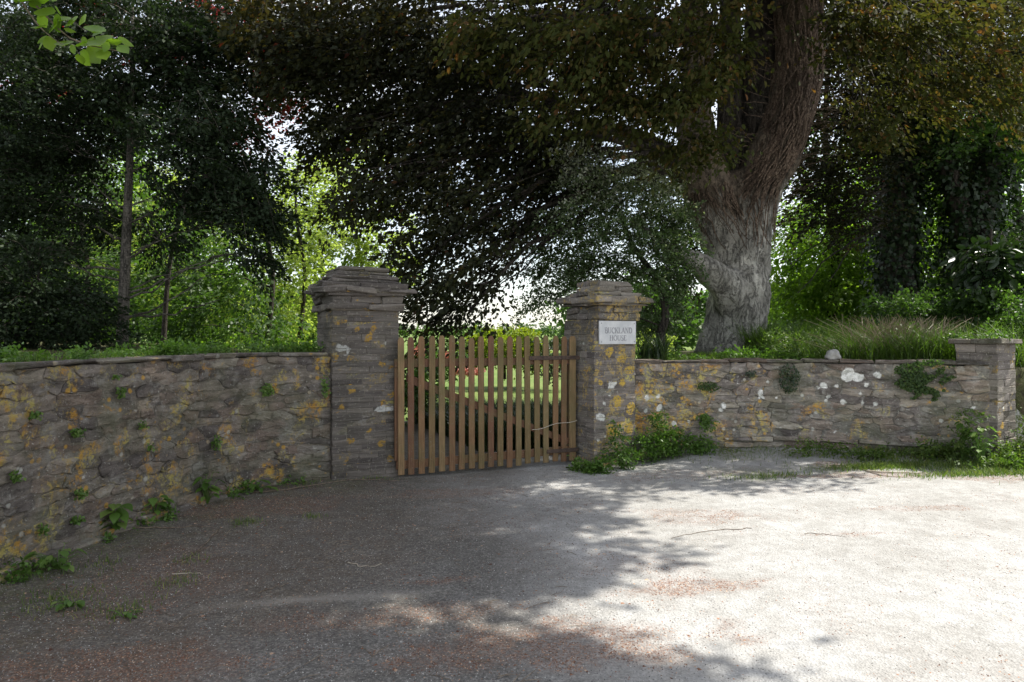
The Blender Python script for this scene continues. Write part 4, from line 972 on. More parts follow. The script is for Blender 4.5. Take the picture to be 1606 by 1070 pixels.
# hawthorn beside the right pillar
r_ = np.random.default_rng(35); D = 10.9
TH_, qh = make_tree('hawthorn', 'small hawthorn with pale flecked blossom between the right pillar and the beech', 'tree', r_,
    [(P(1038, 560, D), .085), (P(1036, 530, D), .075), (P(1044, 490, D), .065), (P(1030, 440, D), .05), (P(990, 380, D), .04), (P(960, 300, D), .02)],
    [Bp(950, 290, D-.3, 80, 50, .9, 66), Bp(1020, 310, D-.3, 60, 50, .8, 50), Bp(900, 350, D-.2, 80, 50, .9, 60), Bp(980, 370, D-.3, 90, 50, .9, 70), Bp(870, 420, D, 55, 40, .8, 34), Bp(1010, 430, D-.2, 55, 35, .7, 34), Bp(930, 420, D+.2, 60, 35, .7, 30), Bp(860, 470, D+.2, 45, 30, .6, 14), Bp(1040, 370, D-.3, 44, 44, .6, 34), Bp(1062, 420, D-.2, 30, 26, .4, 16), Bp(1070, 330, D-.2, 30, 30, .4, 12),
     Bp(1060, 480, D+.2, 40, 36, .5, 14), Bp(1010, 490, D+.3, 25, 36, .4, 12), Bp(900, 250, D-.2, 50, 20, .6, 12), Bp(1030, 520, D+.4, 36, 14, .4, 8)],
    M_haw, M_dbark, lkw=dict(per=56, L=.05, ls=.42, wd=.26, flutter=.8, tilt=.6, droop=.4, tint=lambda C, r: np.clip(.25+.35*sstep(3.0, 4.4, C[:, 2])+r.random(len(C))*.25, 0, 1)), r0=.04)
# trees of the wood on the right
def ivy_clad(T, qi, r, n, L=.10, mat=M_ivy2, spread=.22):
    n = int(n*1.7)
    i = r.integers(0, len(qi)-1, n); f = r.random(n)[:, None]; c = qi[i]*(1-f)+qi[i+1]*f
    a = r.uniform(0, 2*math.pi, n); nrm = np.stack([np.cos(a), np.sin(a), r.normal(0, .2, n)], 1)
    p = c[:, :3]+nrm*(c[:, 3:4]+r.random((n, 1))**2*spread*1.6)
    A = np.stack([r.normal(0, .5, n), r.normal(0, .5, n), -np.ones(n)], 1)+nrm*.5
    leaves('ivy', p, A, unit(nrm+r.normal(0, .4, (n, 3))), L*r.uniform(.6, 1.3, n), mat, T, np.clip(r.random(n)*.7, 0, 1), .85)
r_ = np.random.default_rng(36); D = 14.5
Ta, qa = make_tree('ivy_clad_tree', 'dark ivy-covered trunk standing straight behind the grassy bank, nearer the beech', 'tree', r_,
    [(P(1412, 540, D), .42), (P(1408, 440, D), .36), (P(1410, 330, D), .34), (P(1415, 230, D), .33), (P(1420, 120, D), .28), (P(1425, -30, D), .2)],
    [Bp(1300, 270, D-1, 60, 50, .9, 40), Bp(1340, 330, D-1, 50, 50, .8, 22), Bp(1330, 210, D-.6, 90, 50, 1., 50), Bp(1440, 150, D, 90, 60, 1.2, 50), Bp(1370, 240, D-.8, 50, 50, .8, 30), Bp(1270, 330, D-.8, 40, 40, .6, 12), Bp(1480, 230, D, 70, 50, 1., 26)],
    M_copper, M_dbark, lkw=dict(per=50, L=.09, ls=.7, wd=.4), r0=.06, group=None)
ivy_clad(Ta, qa, r_, 5200)
mb = MB()
for (c, d_) in ((1250, 330), (1240, 420), (1290, 400), (1270, 370), (1300, 440), (1320, 350), (1260, 300), (1250, 460)):
    mb.tube(curve_pts(P(1395, 300+r_.uniform(-30, 60), D-.2), P(c, d_, D-1.2), (0, 0, .4), 9, .06, r_), np.linspace(.035, .007, 9), 5, cap=False)
mb.build('bare_branches', M_dbark, Ta, smooth=True)
r_ = np.random.default_rng(37); D = 14.0
Tb, qb = make_tree('ivy_clad_tree', 'ivy-covered tree forking low down, in the wood near the right edge', 'tree', r_,
    [(P(1515, 520, D), .36), (P(1520, 420, D), .34), (P(1535, 330, D), .30), (P(1560, 220, D), .2), (P(1580, 80, D), .12)],
    [Bp(1560, 230, D, 70, 50, 1., 40), Bp(1500, 200, D-.5, 70, 50, 1., 36), Bp(1600, 130, D, 70, 70, 1., 40), Bp(1460, 300, D+.5, 40, 40, .6, 12)],
    M_mid, M_dbark, lkw=dict(per=44, L=.10, ls=.6, wd=.4), r0=.06)
ivy_clad(Tb, qb, r_, 3600)
fk = poly_interp(np.array([[*P(1518, 400, D), .24], [*P(1500, 310, D-.1), .2], [*P(1478, 240, D-.2), .15], [*P(1465, 120, D-.2), .10], [*P(1440, 20, D), .06]]), 14)
mb = MB(); mb.tube(fk[:, :3], fk[:, 3], 10, lump=.03); mb.build('fork', M_dbark, Tb, smooth=True); ivy_clad(Tb, fk, r_, 1800)
for k, (cx, D, lab, bl, mat, tr) in enumerate([
    (1300, 18, 'sunlit lime-green tree seen low between the beech trunk and the ivy-covered trunk', [(1290, 380, 90, 70, 90), (1270, 450, 80, 50, 70), (1350, 470, 80, 40, 60), (1310, 290, 80, 50, 40), (1250, 510, 60, 24, 30), (1360, 400, 60, 50, 46), (1330, 520, 90, 16, 20)], M_lime2, M_dbark),
    (1470, 19, 'bright green sunlit tree seen between the two ivy-covered trunks', [(1470, 400, 60, 70, 70), (1460, 300, 60, 60, 46), (1450, 230, 70, 50, 40), (1480, 460, 70, 30, 30), (1440, 160, 90, 50, 30)], M_lime2, M_dbark),
    (1590, 17, 'fresh green tree behind the forked ivy-covered tree at the right edge', [(1590, 350, 60, 60, 60), (1580, 260, 60, 60, 50), (1600, 170, 60, 60, 44), (1640, 400, 60, 90, 50), (1560, 420, 60, 50, 40)], M_mid, M_dbark)]):
    r_ = np.random.default_rng(40+k)
    make_tree('broadleaf_tree', lab, 'tree', r_, [(P(cx, 535, D), .16), (P(cx+10, 380, D), .13), (P(cx-5, 220, D), .08), (P(cx, 60, D), .03)],
        [Bp(a, b, D, rx, ry, 1.4, n) for a, b, rx, ry, n in bl], mat, tr, lkw=dict(per=40, L=.12, ls=.7, wd=.42), tmax=3, twigs=False, r0=.05)
# broad-leaved sapling at right above the bank
r_ = np.random.default_rng(50); D = 10.6
make_tree('sapling', 'large-leaved green sapling on the bank above the short pier', 'tree', r_,
    [(P(1548, 470, D), .03), (P(1552, 420, D), .022), (P(1555, 360, D), .012)],
    [Bp(1550, 400, D, 36, 36, .4, 12), Bp(1575, 430, D, 34, 26, .4, 10), Bp(1590, 385, D+.3, 30, 30, .4, 9), Bp(1525, 440, D, 30, 22, .4, 8)], M_ivy, M_dbark,
    lkw=dict(per=16, L=.19, ls=.4, wd=.3, hang=.7, six=True, droop=.4, wr=.55), r0=.012)
# the light trees beyond the drive, left of centre
DENS = .95
for k, (cx, D, lab, bl, mat, L) in enumerate([
    (560, 21, 'sunlit lime-green tree rising behind the left pillar', [(520, 280, 90, 50, 60), (560, 350, 80, 60, 90), (500, 380, 80, 60, 80), (470, 300, 50, 50, 34), (590, 420, 60, 50, 60), (560, 220, 60, 40, 24), (510, 470, 80, 60, 80), (630, 400, 30, 40, 10)], M_lime, .13),
    (470, 17, 'bright yellow-green tree glowing in the sun just left of the left pillar', [(470, 420, 50, 50, 40), (500, 340, 60, 50, 36), (450, 340, 40, 40, 22), (530, 270, 50, 40, 20), (460, 490, 40, 30, 24)], M_lime, .11),
    (420, 15, 'loose mid-green tree behind the slender trunk on the left', [(370, 450, 60, 50, 50), (310, 460, 80, 50, 60), (260, 420, 60, 50, 44), (420, 510, 50, 30, 30), (330, 380, 80, 40, 40), (280, 510, 80, 30, 44)], M_mid, .10),
    (130, 15.5, 'bright green tree glimpsed behind the dark shrub at far left', [(110, 400, 90, 50, 60), (60, 340, 70, 50, 40), (170, 460, 50, 50, 34), (20, 420, 60, 60, 34), (150, 300, 90, 60, 44), (240, 330, 60, 60, 30)], M_mid, .11),
    (300, 19, 'lime-green tree far back in the left wood', [(300, 330, 120, 70, 60), (250, 440, 120, 60, 60), (400, 360, 60, 80, 44), (150, 380, 100, 80, 50), (380, 470, 90, 50, 46)], M_lime, .13)]):
    r_ = np.random.default_rng(60+k)
    make_tree('broadleaf_tree', lab, 'tree', r_, [(P(cx, 530, D), .06), (P(cx+8, 430, D), .05), (P(cx-6, 330, D), .035), (P(cx, 230, D), .02)],
        [Bp(a, b, D, rx, ry, 1.4, n) for a, b, rx, ry, n in bl], mat, M_dbark, lkw=dict(per=40, L=L, ls=.7, wd=.42), tmax=3, twigs=False, r0=.05)
DENS = 1.5
# rounded golden shrub beyond the gate
r_ = np.random.default_rng(70); D = 21
make_tree('golden_shrub', 'rounded yellow-green shrub with sunlit top seen over the gate', 'shrub', r_,
    [(P(790, 595, D), .08), (P(790, 560, D), .06), (P(790, 530, D), .03)],
    [Bp(790, 540, D, 60, 30, 1.1, 110), Bp(745, 555, D, 28, 28, .8, 30), Bp(825, 550, D, 24, 32, .8, 30)], M_yel, M_dbark, lkw=dict(per=40, L=.10, ls=.4, wd=.3, tilt=.8, flutter=.8), twigs=False, tmax=2, r0=.03)
r_ = np.random.default_rng(71)
for (cx, cy, D, rx, ry, lab, mat, n) in ((690, 560, 19, 50, 34, 'green garden shrub with coral flowers behind the gate, toward the left pillar', M_mid, 60), (860, 560, 20, 36, 36, 'dark green garden shrub behind the gate, next to the right pillar', M_ivy, 40), (655, 600, 12.5, 34, 40, 'leafy dark shrub just inside the gate beside the left pillar', M_mid, 34), (1020, 535, 24, 50, 16, 'low pale green hedge glimpsed under the hawthorn', M_lime, 40)):
    make_tree('garden_shrub', lab, 'shrub', r_, [(P(cx, cy+ry+8, D), .04), (P(cx, cy, D), .03), (P(cx, cy-ry*.6, D), .012)], [Bp(cx, cy, D, rx, ry, .8, n)], mat, M_dbark, lkw=dict(per=40, L=.09, ls=.35, wd=.25, tilt=.8, flutter=.8), twigs=False, tmax=2, r0=.015)
M_coral = leaf_mat('coral_petal', [(0, (.38, .12, .09)), (1, (.55, .27, .22))], .3, (1.2, 1, 1))
for (cx, cy, D, rx, ry, n, lab) in ((657, 552, 17.5, 10, 12, 60, 'cluster of coral flowers seen between the leftmost pickets'), (735, 583, 17.5, 26, 8, 120, 'low bed of red-orange flowers seen through the middle of the gate'), (700, 560, 18, 10, 8, 40, 'small coral flower cluster behind the gate on the green shrub')):
    c = P(cx, cy, D); n = n*3; d_ = unit(r_.normal(size=(n, 3)))*r_.random((n, 1))**.4*np.array([rx*D/F, .3, ry*D/F])
    o = leaves('flower_bed', c+d_, r_.normal(size=(n, 3)), unit(r_.normal(size=(n, 3))), r_.uniform(.06, .11, n), M_coral, None, r_.random(n), .8); tag(o, lab, 'flowers', kind=None)
# far trees closing the view
r_ = np.random.default_rng(80)
bl = []
for k in range(44):
    D = r_.uniform(48, 75); cx = -100+k*42+r_.uniform(-20, 20)
    if 600 < cx < 900: D = 120; bl.append(Bp(cx, 516, D, 40, 10, 3, 12)); continue
    bl.append(Bp(cx, r_.uniform(470, 505), D, 50, r_.uniform(24, 60), 3, 30))
o, *_ = foliage('distant_woodland', r_, bl, (0, 60, 0), M_mid, None, per=40, L=.5, ls=2.2, wd=1.4, tilt=.8, flutter=.8); tag(o, 'distant line of woodland along the horizon beyond the garden', 'woodland', kind='stuff')
r_ = np.random.default_rng(81); bl = []
for k in range(36):                       # the wood's depth on both sides
    side = k % 2; cx = r_.uniform(-60, 430) if side else r_.uniform(1230, 1680); D = r_.uniform(22, 28); bl.append(Bp(cx, r_.uniform(150, 520), D, 80, 60, 2, 26))
o, *_ = foliage('woodland_backdrop', r_, bl, (0, 40, 4), M_mid, None, per=40, L=.17, ls=1.0, wd=.6, tilt=.7, flutter=.7); tag(o, 'deep green mass of woodland filling the gaps behind the nearer trees', 'woodland', kind='stuff')

bl = []
for k in range(26): bl.append(Bp(r_.uniform(20, 440), r_.uniform(230, 520), r_.uniform(24, 30), 70, 55, 2, 26))
for k in range(12): bl.append(Bp(r_.uniform(1220, 1640), r_.uniform(200, 470), r_.uniform(24, 28), 70, 55, 2, 26))
o, *_ = foliage('sunlit_woodland', r_, bl, (0, 40, 4), M_lime2, None, per=40, L=.17, ls=1.0, wd=.6, tilt=.7, flutter=.7); tag(o, 'fresh green sunlit leaves far back in the wood, glowing between the dark trees', 'woodland', kind='stuff')

# ------------------------------------------------------------------ grasses, weeds, ivy
def blades(name, r, pts, hgt, wd, mat, parent, lean=.35, tint=None):
    n = len(pts); a = r.uniform(0, 2*math.pi, n); dirx = np.stack([np.cos(a), np.sin(a), np.zeros(n)], 1); sx = np.stack([-np.sin(a), np.cos(a), np.zeros(n)], 1)
    h = (hgt*r.uniform(.45, 1.15, n))[:, None]; le = (r.random(n)*lean)[:, None]*h; w_ = (wd*r.uniform(.6, 1.2, n))[:, None]
    up_ = np.array([0, 0, 1.])
    V = np.stack([pts-sx*w_/2, pts+sx*w_/2, pts+dirx*le*.35+up_*h*.55+sx*w_*.4, pts+dirx*le*.35+up_*h*.55-sx*w_*.4, pts+dirx*le*1.4+up_*h+sx*w_*.05, pts+dirx*le*1.4+up_*h-sx*w_*.05], 1).reshape(-1, 3)
    b = (np.arange(n)*6)[:, None]; Fc = np.concatenate([b+np.array([[0, 1, 2, 3]]), b+np.array([[3, 2, 4, 5]])])
    t = r.random(n) if tint is None else tint
    return mesh_np(name, V, Fc, mat, parent, tint=np.repeat(t, 6))
r_ = np.random.default_rng(90)
def scat(n, x0, x1, y0, y1, f):
    x = r_.uniform(x0, x1, n); y = r_.uniform(y0, y1, n); k = f(x, y); x, y = x[k], y[k]; return np.stack([x, y, ground_z(x, y)-.01], 1)
# long grass on the right bank
rr_ = DR
p = scat(52000, 3.6, 11, 8.6, 13.2, lambda x, y: (rr_(x, y) > .22) & (r_.random(len(x)) < .25+.75*sstep(.35, .55, fbm(x, y, 1.1, 30))) & (x > 3.9))
hg = 0.20+.58*fbm(p[:, 0], p[:, 1], 1.5, 31)**1.3
o = blades('long_grass', r_, p, hg, .013, M_grass, None, 1.3, np.clip(r_.random(len(p))*.5+.35*(fbm(p[:, 0], p[:, 1], 1.3, 35)-.35)+.3*(r_.random(len(p)) < .04), 0, 1)); tag(o, 'long rough grass covering the bank above the right wall', 'grass', kind='stuff')
p = scat(9000, 1.7, 5, 9.15, 12, lambda x, y: (rr_(x, y) > .22) & (fbm(x, y, 1.5, 33) > .45))
o = blades('short_grass', r_, p, .13, .010, M_grass, None, .6); tag(o, 'short grass and seedlings growing round the foot of the beech', 'grass', kind='stuff')
bl = []
for k in range(30):
    b_ = P(r_.uniform(1215, 1500), 550, r_.uniform(9.4, 11.6)); b_[2] = float(ground_z(b_[0], b_[1]))+r_.uniform(.1, .42); bl.append((b_, (.22, .2, .14), 5))
o, *_ = foliage('bank_weeds', r_, bl, (5, 14, 0), M_verge, None, per=30, L=.05, ls=.3, wd=.16, tilt=.9, flutter=.9, droop=.2, wr=.45); tag(o, 'leafy weeds mixed into the long grass behind the right wall', 'weeds', kind='stuff')
# bank rising at the right: leafy undergrowth
bl = [Bp(1440, 480, 10.8, 70, 24, .6, 40), Bp(1520, 478, 10.6, 60, 22, .6, 40), Bp(1580, 480, 10.2, 50, 30, .6, 40), Bp(1600, 530, 9.4, 40, 50, .5, 50), Bp(1620, 620, 9.0, 45, 60, .4, 60)]
o, *_ = foliage('bramble_bank', r_, bl, P(1500, 600, 11), M_mid, None, per=44, L=.06, ls=.35, wd=.25, tilt=.9, flutter=.9, droop=.2); tag(o, 'tangled leafy undergrowth at the right edge spilling round the short pier', 'undergrowth', kind='stuff')
n = 620; mb = MB()
for k in range(n):
    px_ = r_.normal(1415, 34); D = r_.uniform(9.2, 10.4); b = P(px_, 555, D); b[2] = float(ground_z(b[0], b[1])); e = b+np.array([r_.normal(0, .35), r_.normal(0, .2), r_.uniform(.2, .68)])
    mb.tube(curve_pts(b, e, (r_.normal(0, .1), 0, .12), 5), [.006, .005, .004, .003, .002], 3, t=r_.random(), cap=False)
o = mb.build('dead_stems', M_dry, None); tag(o, 'tangle of pale dead stems in the grass behind the right wall', 'dead stems', kind='stuff')
# verge grass at the foot of the walls and on the edge of the road
def near_wall(x, y): return (rr_(x, y) < -.2) & (rr_(x, y) > -.55) & (y < 9.3)
p = scat(60000, 1.3, 7.5, 7.4, 9, lambda x, y: (rr_(x, y) < -.19) & (r_.random(len(x)) < np.exp(-np.clip(-rr_(x, y)-.2, 0, 9)/.22)*(.35+.65*sstep(3.6, 5.2, x))*sstep(.38, .6, fbm(x, y, 2.4, 40))))
o = blades('verge_grass', r_, p, .035+.075*fbm(p[:, 0], p[:, 1], 1.7, 41)*sstep(2.5, 5.5, p[:, 0])+.03, .006, M_verge, None, .7); tag(o, 'fringe of grass and moss along the foot of the right wall', 'grass', kind='stuff')
pt = []
for (cx, cy, n, sr, sy) in ((4.3, 8.02, 1500, .35, .14), (5.3, 7.8, 2600, .7, .25), (6.3, 7.6, 4200, .8, .3), (5.6, 7.45, 2600, .9, .12), (6.6, 7.2, 2600, .7, .2), (4.4, 7.95, 1500, .6, .12), (2.75, 7.62, 260, .4, .12), (5.0, 7.45, 500, .5, .12), (3.1, 7.75, 150, .3, .1)):
    x = r_.normal(cx, sr*.6, n); y = r_.normal(cy, sy*.6, n); pt.append(np.stack([x, y, ground_z(x, y)-.01], 1))
p = np.concatenate(pt); p = p[rr_(p[:, 0], p[:, 1]) < -.2]
o = blades('roadside_grass', r_, p, .06, .007, M_verge, None, .9); tag(o, 'patchy yellowing grass on the edge of the road before the right wall', 'grass', kind='stuff')
pt = []
for (px_, py_, n, s_) in ((90, 945, 240, .12), (190, 960, 160, .10), (270, 915, 110, .08), (385, 822, 150, .07), (60, 905, 160, .08), (490, 812, 80, .05), (160, 890, 100, .08), (300, 880, 60, .06), (540, 750, 200, .10), (590, 752, 150, .08), (480, 765, 80, .08)):
    y0 = H*F/(py_-525); x0 = (px_-803)/F*y0; x = r_.normal(x0, s_, n); y = r_.normal(y0, s_, n); pt.append(np.stack([x, y, ground_z(x, y)-.005], 1))
p = np.concatenate(pt); p = p[DL(p[:, 0], p[:, 1]) < -.24]
o = blades('gravel_grass', r_, p, .045, .005, M_verge, None, .9); tag(o, 'sparse tufts of grass in the dark gravel beside the left wall', 'grass', kind='stuff')
# dark plants inside the gate
p = scat(22000, -2.6, 2.2, 9.6, 13.0, lambda x, y: (fbm(x, y, 1.2, 50) > .36) & (x > -1.7+(9.5-y)*.45+1.3))
o = blades('border_plants', r_, p, .46, .022, M_ivy, None, .8); tag(o, 'strappy dark green border plants just inside the gate', 'plants', kind='stuff')

# leafy weeds as single plants
def leaf_one(r, base, dirv, L, wr, mat, parent, t):
    A = unit(np.array(dirv, float)); sd_ = unit(np.cross(A, [0, 0, 1.])); up_ = np.cross(sd_, A); V = [base]; prof = [(.0, .12), (.18, .42), (.42, .5), (.68, .36), (.88, .16)]
    c = []; Lh = []; Rh = []
    for i, (u, w_) in enumerate(prof):
        m = base+A*L*u-np.array([0, 0, 1.])*L*.35*u*u; c.append(m); Lh.append(m+sd_*w_*wr*L+up_*L*.08); Rh.append(m-sd_*w_*wr*L+up_*L*.08*r.uniform(.3, 1.2))
    tip = base+A*L-np.array([0, 0, 1.])*L*.35
    V = c+Lh+Rh+[tip]; n = len(prof); Fs = []
    for i in range(n-1): Fs += [[i, i+1, n+i+1, n+i], [i+1, i, 2*n+i, 2*n+i+1]]
    Fs += [[n-1, 3*n, 2*n-1], [3*n, n-1, 3*n-1]]
    V = np.array(V); return mesh_np('leaf', V, Fs, mat, parent, tint=np.full(len(V), t), smooth=True, origin=base)
def weed(px_, py_, nleaf, L, hgt, label, D=None, group=None, spread=.10, mat=M_weed, name='weed', wr=.75, face=None):
    y0 = D or H*F/(py_-525); x0 = (px_-803)/F*y0; z0 = float(ground_z(x0, y0)); b = np.array([x0, y0, z0]); T = thing(name, label, 'weed', tuple(b), group)
    mb = MB(); nleaf = int(nleaf*1.4)
    for k in range(nleaf):
        a = r_.uniform(-math.pi, 0) if r_.random() < .75 else r_.uniform(0, math.pi); hh = hgt*(.25+.75*(k+1)/nleaf); o_ = np.array([math.cos(a), math.sin(a), 0.])
        s1 = b+o_*spread*r_.uniform(.2, 1.)+np.array([0, 0, hh]); mb.tube([b-np.array([0, 0, .01]), (b+s1)/2+np.array([0, 0, hh*.2]), s1], [.004, .003, .002], 4, t=.6)
        leaf_one(r_, s1, o_+np.array([0, 0, r_.uniform(-.5, .25)]), 1.1*L*r_.uniform(.6, 1.2), wr, mat, T, r_.random())
    mb.build('stem', M_weed, T); return T
weed(183, 846, 16, .105, .24, 'tallest broad-leaved weed at the foot of the left wall, largest leaves')
weed(243, 822, 15, .085, .20, 'broad-leaved weed at the wall foot second nearest the tall large-leaved one')
weed(325, 797, 16, .085, .28, 'upright leafy weed against the left wall midway to the pillar')
weed(92, 898, 20, .06, .14, 'low bushy bright weed at the foot of the left wall near the left edge', spread=.16)
weed(405, 775, 12, .07, .11, 'spreading low weed at the wall foot close to the left pillar', spread=.18)
weed(110, 952, 10, .045, .06, 'small weed in the open gravel at lower left', spread=.09)
weed(195, 968, 8, .035, .04, 'tiny weed in the gravel right of the small lower-left weed', spread=.08)
weed(545, 752, 16, .06, .20, 'leafy weed at the foot of the left pillar', spread=.16)
weed(1538, 745, 20, .07, .45, 'tall leafy weed in front of the wall beside the short pier', D=7.75, spread=.14)
weed(1510, 745, 14, .08, .52, 'tall pale green weed against the wall left of the short pier', D=8.0, spread=.08)
# weeds massed round the right pillar
bl = [(np.array([1.02, 8.18, .08]), (.24, .12, .10), 22), (np.array([.82, 8.3, .07]), (.12, .10, .08), 10), (np.array([1.35, 8.4, .14]), (.22, .14, .16), 22), (np.array([1.3, 8.42, .40]), (.07, .06, .20), 7), (np.array([1.75, 8.70, .24]), (.24, .10, .2), 28), (np.array([2.05, 8.78, .26]), (.28, .10, .20), 34), (np.array([1.85, 8.8, .5]), (.10, .05, .15), 8), (np.array([2.45, 8.82, .22]), (.15, .08, .12), 14), (np.array([2.5, 8.86, .5]), (.07, .03, .12), 4)]
o, *_ = foliage('nettle_patch', r_, bl, (1.5, 9.5, 0), M_weed, None, per=30, L=.04, ls=.16, wd=.12, tilt=.7, flutter=.8, droop=.2, wr=.6); tag(o, 'mass of green weeds round the foot of the right pillar', 'weeds', kind='stuff')
bl = [(np.array([5.2, 8.2, .25]), (.5, .14, .12), 34), (np.array([5.9, 7.9, .3]), (.4, .2, .16), 40), (np.array([6.5, 7.75, .35]), (.4, .25, .22), 50), (np.array([4.4, 8.35, .2]), (.3, .1, .06), 14), (np.array([5.6, 7.65, .22]), (.6, .12, .07), 34), (np.array([6.3, 7.45, .25]), (.6, .14, .10), 40), (np.array([3.9, 8.6, .22]), (.5, .06, .06), 14), (np.array([5.35, 7.95, .5]), (.14, .10, .3), 16), (np.array([6.3, 8.0, .6]), (.35, .15, .35), 44)]
o, *_ = foliage('verge_weeds', r_, bl, (5.5, 9.5, 0), M_verge, None, per=30, L=.045, ls=.18, wd=.14, tilt=.7, flutter=.8, droop=.2, wr=.5); tag(o, 'low leafy weeds on the verge in front of the short pier', 'weeds', kind='stuff')
bl = []
for k in range(15):
    tt = r_.uniform(2.6, CL.len-.1); c = CL.map(np.array([tt]), 0, np.array([r_.uniform(.03, .16)]))[0]; c[2] = .05+r_.uniform(0, .07); bl.append((c, (.09, .05, .04), 3))
o, *_ = foliage('wall_foot_weeds', r_, bl, (-3.6, 5, 0), M_weed, None, per=24, L=.035, ls=.14, wd=.1, tilt=.7, flutter=.8, droop=.2, wr=.6); tag(o, 'small leafy seedlings strung along the foot of the left wall', 'weeds', kind='stuff')
def wall_patch(curve, name, label, cat, t0, z0, rt, rz, n, L, mat, taper=0., off=.035, kind=None):
    a = r_.uniform(0, 2*math.pi, n); q = r_.random(n)**.6; dz = np.sin(a)*q; t = t0+np.cos(a)*q*rt*(.8 if rt < .1 else 1)*(1+taper*dz); z = z0+dz*rz*(.85 if rt < .1 else 1)
    k = fbm(t, z, 9, 60) > (.30+.28*q if rt > .2 else -1.); t, z = t[k], z[k]; n = len(t); t = t+(.25*rt*np.sin(z*11+t0*5)+.12*rt*np.sin(z*31+t0))*(rt > .2); p = curve.map(t, z, off+r_.random(n)**2*.07)
    _, _, nx, ny = curve.at(t); N_ = unit(np.stack([nx, ny, .3+0*nx], 1)+r_.normal(0, .4, (n, 3))); A = np.stack([r_.normal(0, .6, n), r_.normal(0, .3, n), -np.ones(n)], 1)
    o = leaves(name, p, A, N_, L*r_.uniform(.6, 1.2, n), mat, None, r_.random(n), .85); return tag(o, label, cat, kind=kind)
def tfor(curve, px_):
    k = (px_-803)/F; tt = np.linspace(0, curve.len, 600); x, y, _, _ = curve.at(tt); return float(tt[np.argmin(np.abs(x/y-k))])
def zfor(curve, t, py_): _, y, _, _ = curve.at(np.array(t)); return H-(py_-525)/F*float(y)
def wp(curve, px_, py_, rx, ry, n, name, label, mat=M_weed, L=.03, cat='wall plant', **k):
    t = tfor(curve, px_); _, y, _, _ = curve.at(np.array(t)); y = float(y); return wall_patch(curve, name, label, cat, t, zfor(curve, t, py_), rx*y/F, ry*y/F, n, L, mat, **k)
wp(CR, 1448, 598, 40, 36, 2600, 'ivy_patch', 'thick mat of small ivy leaves hanging on the right wall near the short pier', M_mid, .032, 'ivy', taper=.45, off=.03)
wp(CR, 1236, 592, 15, 24, 300, 'wall_plant', 'narrow trailing plant hanging on the middle of the right wall', M_ivy, .03)
wp(CR, 1108, 605, 18, 8, 150, 'wall_plant', 'small green plant growing from the right wall below its mustard lichen', M_mid, .03)
wp(CR, 1104, 658, 9, 14, 110, 'wall_plant', 'bright green plant low on the right wall above the weeds', M_weed, .04)
wp(CR, 1176, 585, 10, 7, 60, 'wall_plant', 'tuft of leaves just under the coping of the right wall', M_ivy, .025)
for (a, b, rx, ry, n, lab) in ((414, 610, 14, 12, 150, 'largest round green tuft high on the left wall'), (180, 614, 8, 10, 60, 'small plant under the coping of the left wall, left of centre'), (173, 590, 8, 5, 30, 'tiny plant just under the coping of the left wall'), (332, 692, 9, 14, 90, 'green plant beside the orange lichen on the left wall'), (110, 677, 12, 8, 70, 'small plant at mid height on the near part of the left wall'),
    (117, 772, 10, 10, 70, 'green tuft low on the near part of the left wall'), (42, 650, 8, 8, 45, 'small green tuft near the left edge of the wall'), (110, 813, 12, 7, 60, 'leafy tuft near the foot of the left wall'), (56, 828, 8, 10, 40, 'sprig low on the left wall near the picture edge'), (215, 665, 8, 7, 36, 'faint green tuft mid way along the left wall'), (507, 605, 8, 22, 90, 'trailing plant in the corner where the left wall meets the pillar'), (228, 700, 6, 8, 30, 'small sprig low in the middle of the left wall'), (12, 745, 8, 12, 50, 'green sprig on the wall at the left picture edge')):
    wp(CL, a, b, rx, ry, int(n*1.1), 'wall_plant', lab, M_weed, .026)
# greenery along the top of the left wall
t = r_.uniform(1.6, CL.len-.1, 5200); off = -r_.uniform(.22, 1.3, len(t)); p = CL.map(t, 0, off); p[:, 2] = np.maximum(ground_z(p[:, 0], p[:, 1]), ZL)-.02
k = fbm(p[:, 0], p[:, 1], 1.6, 70) > .33; p = p[k]
o = blades('wall_top_grass', r_, p, .11, .012, M_grass, None, .8); tag(o, 'low grass growing behind the coping of the left wall', 'grass', kind='stuff')
bl = []
for k in range(34):
    tt = r_.uniform(2.3, CL.len-.2); c = CL.map(np.array([tt]), 0, np.array([-r_.uniform(.28, .7)]))[0]; c[2] = ZL+r_.uniform(.03, .09); bl.append((c, (.20, .14, .05), 9))
o, *_ = foliage('periwinkle', r_, bl, (-3.5, 7, 0), M_weed, None, per=26, L=.035, ls=.16, wd=.12, tilt=.6, flutter=.7, droop=.2); tag(o, 'bright low leafy plants trailing along the top of the left wall', 'ground cover', kind='stuff')
bl = []
for k in range(16):
    tt = r_.uniform(.1, 2.2); c = CR.map(np.array([tt]), 0, np.array([-r_.uniform(.5, 1.2)]))[0]; c[2] = 1.30+r_.uniform(.0, .06); bl.append((c, (.22, .14, .04), 7))
o, *_ = foliage('ground_ivy', r_, bl, (3, 11, 0), M_weed, None, per=24, L=.045, ls=.18, wd=.14, tilt=.6, flutter=.7, droop=.2); tag(o, 'small bright leaves on the ground behind the right wall at the beech foot', 'ground cover', kind='stuff')
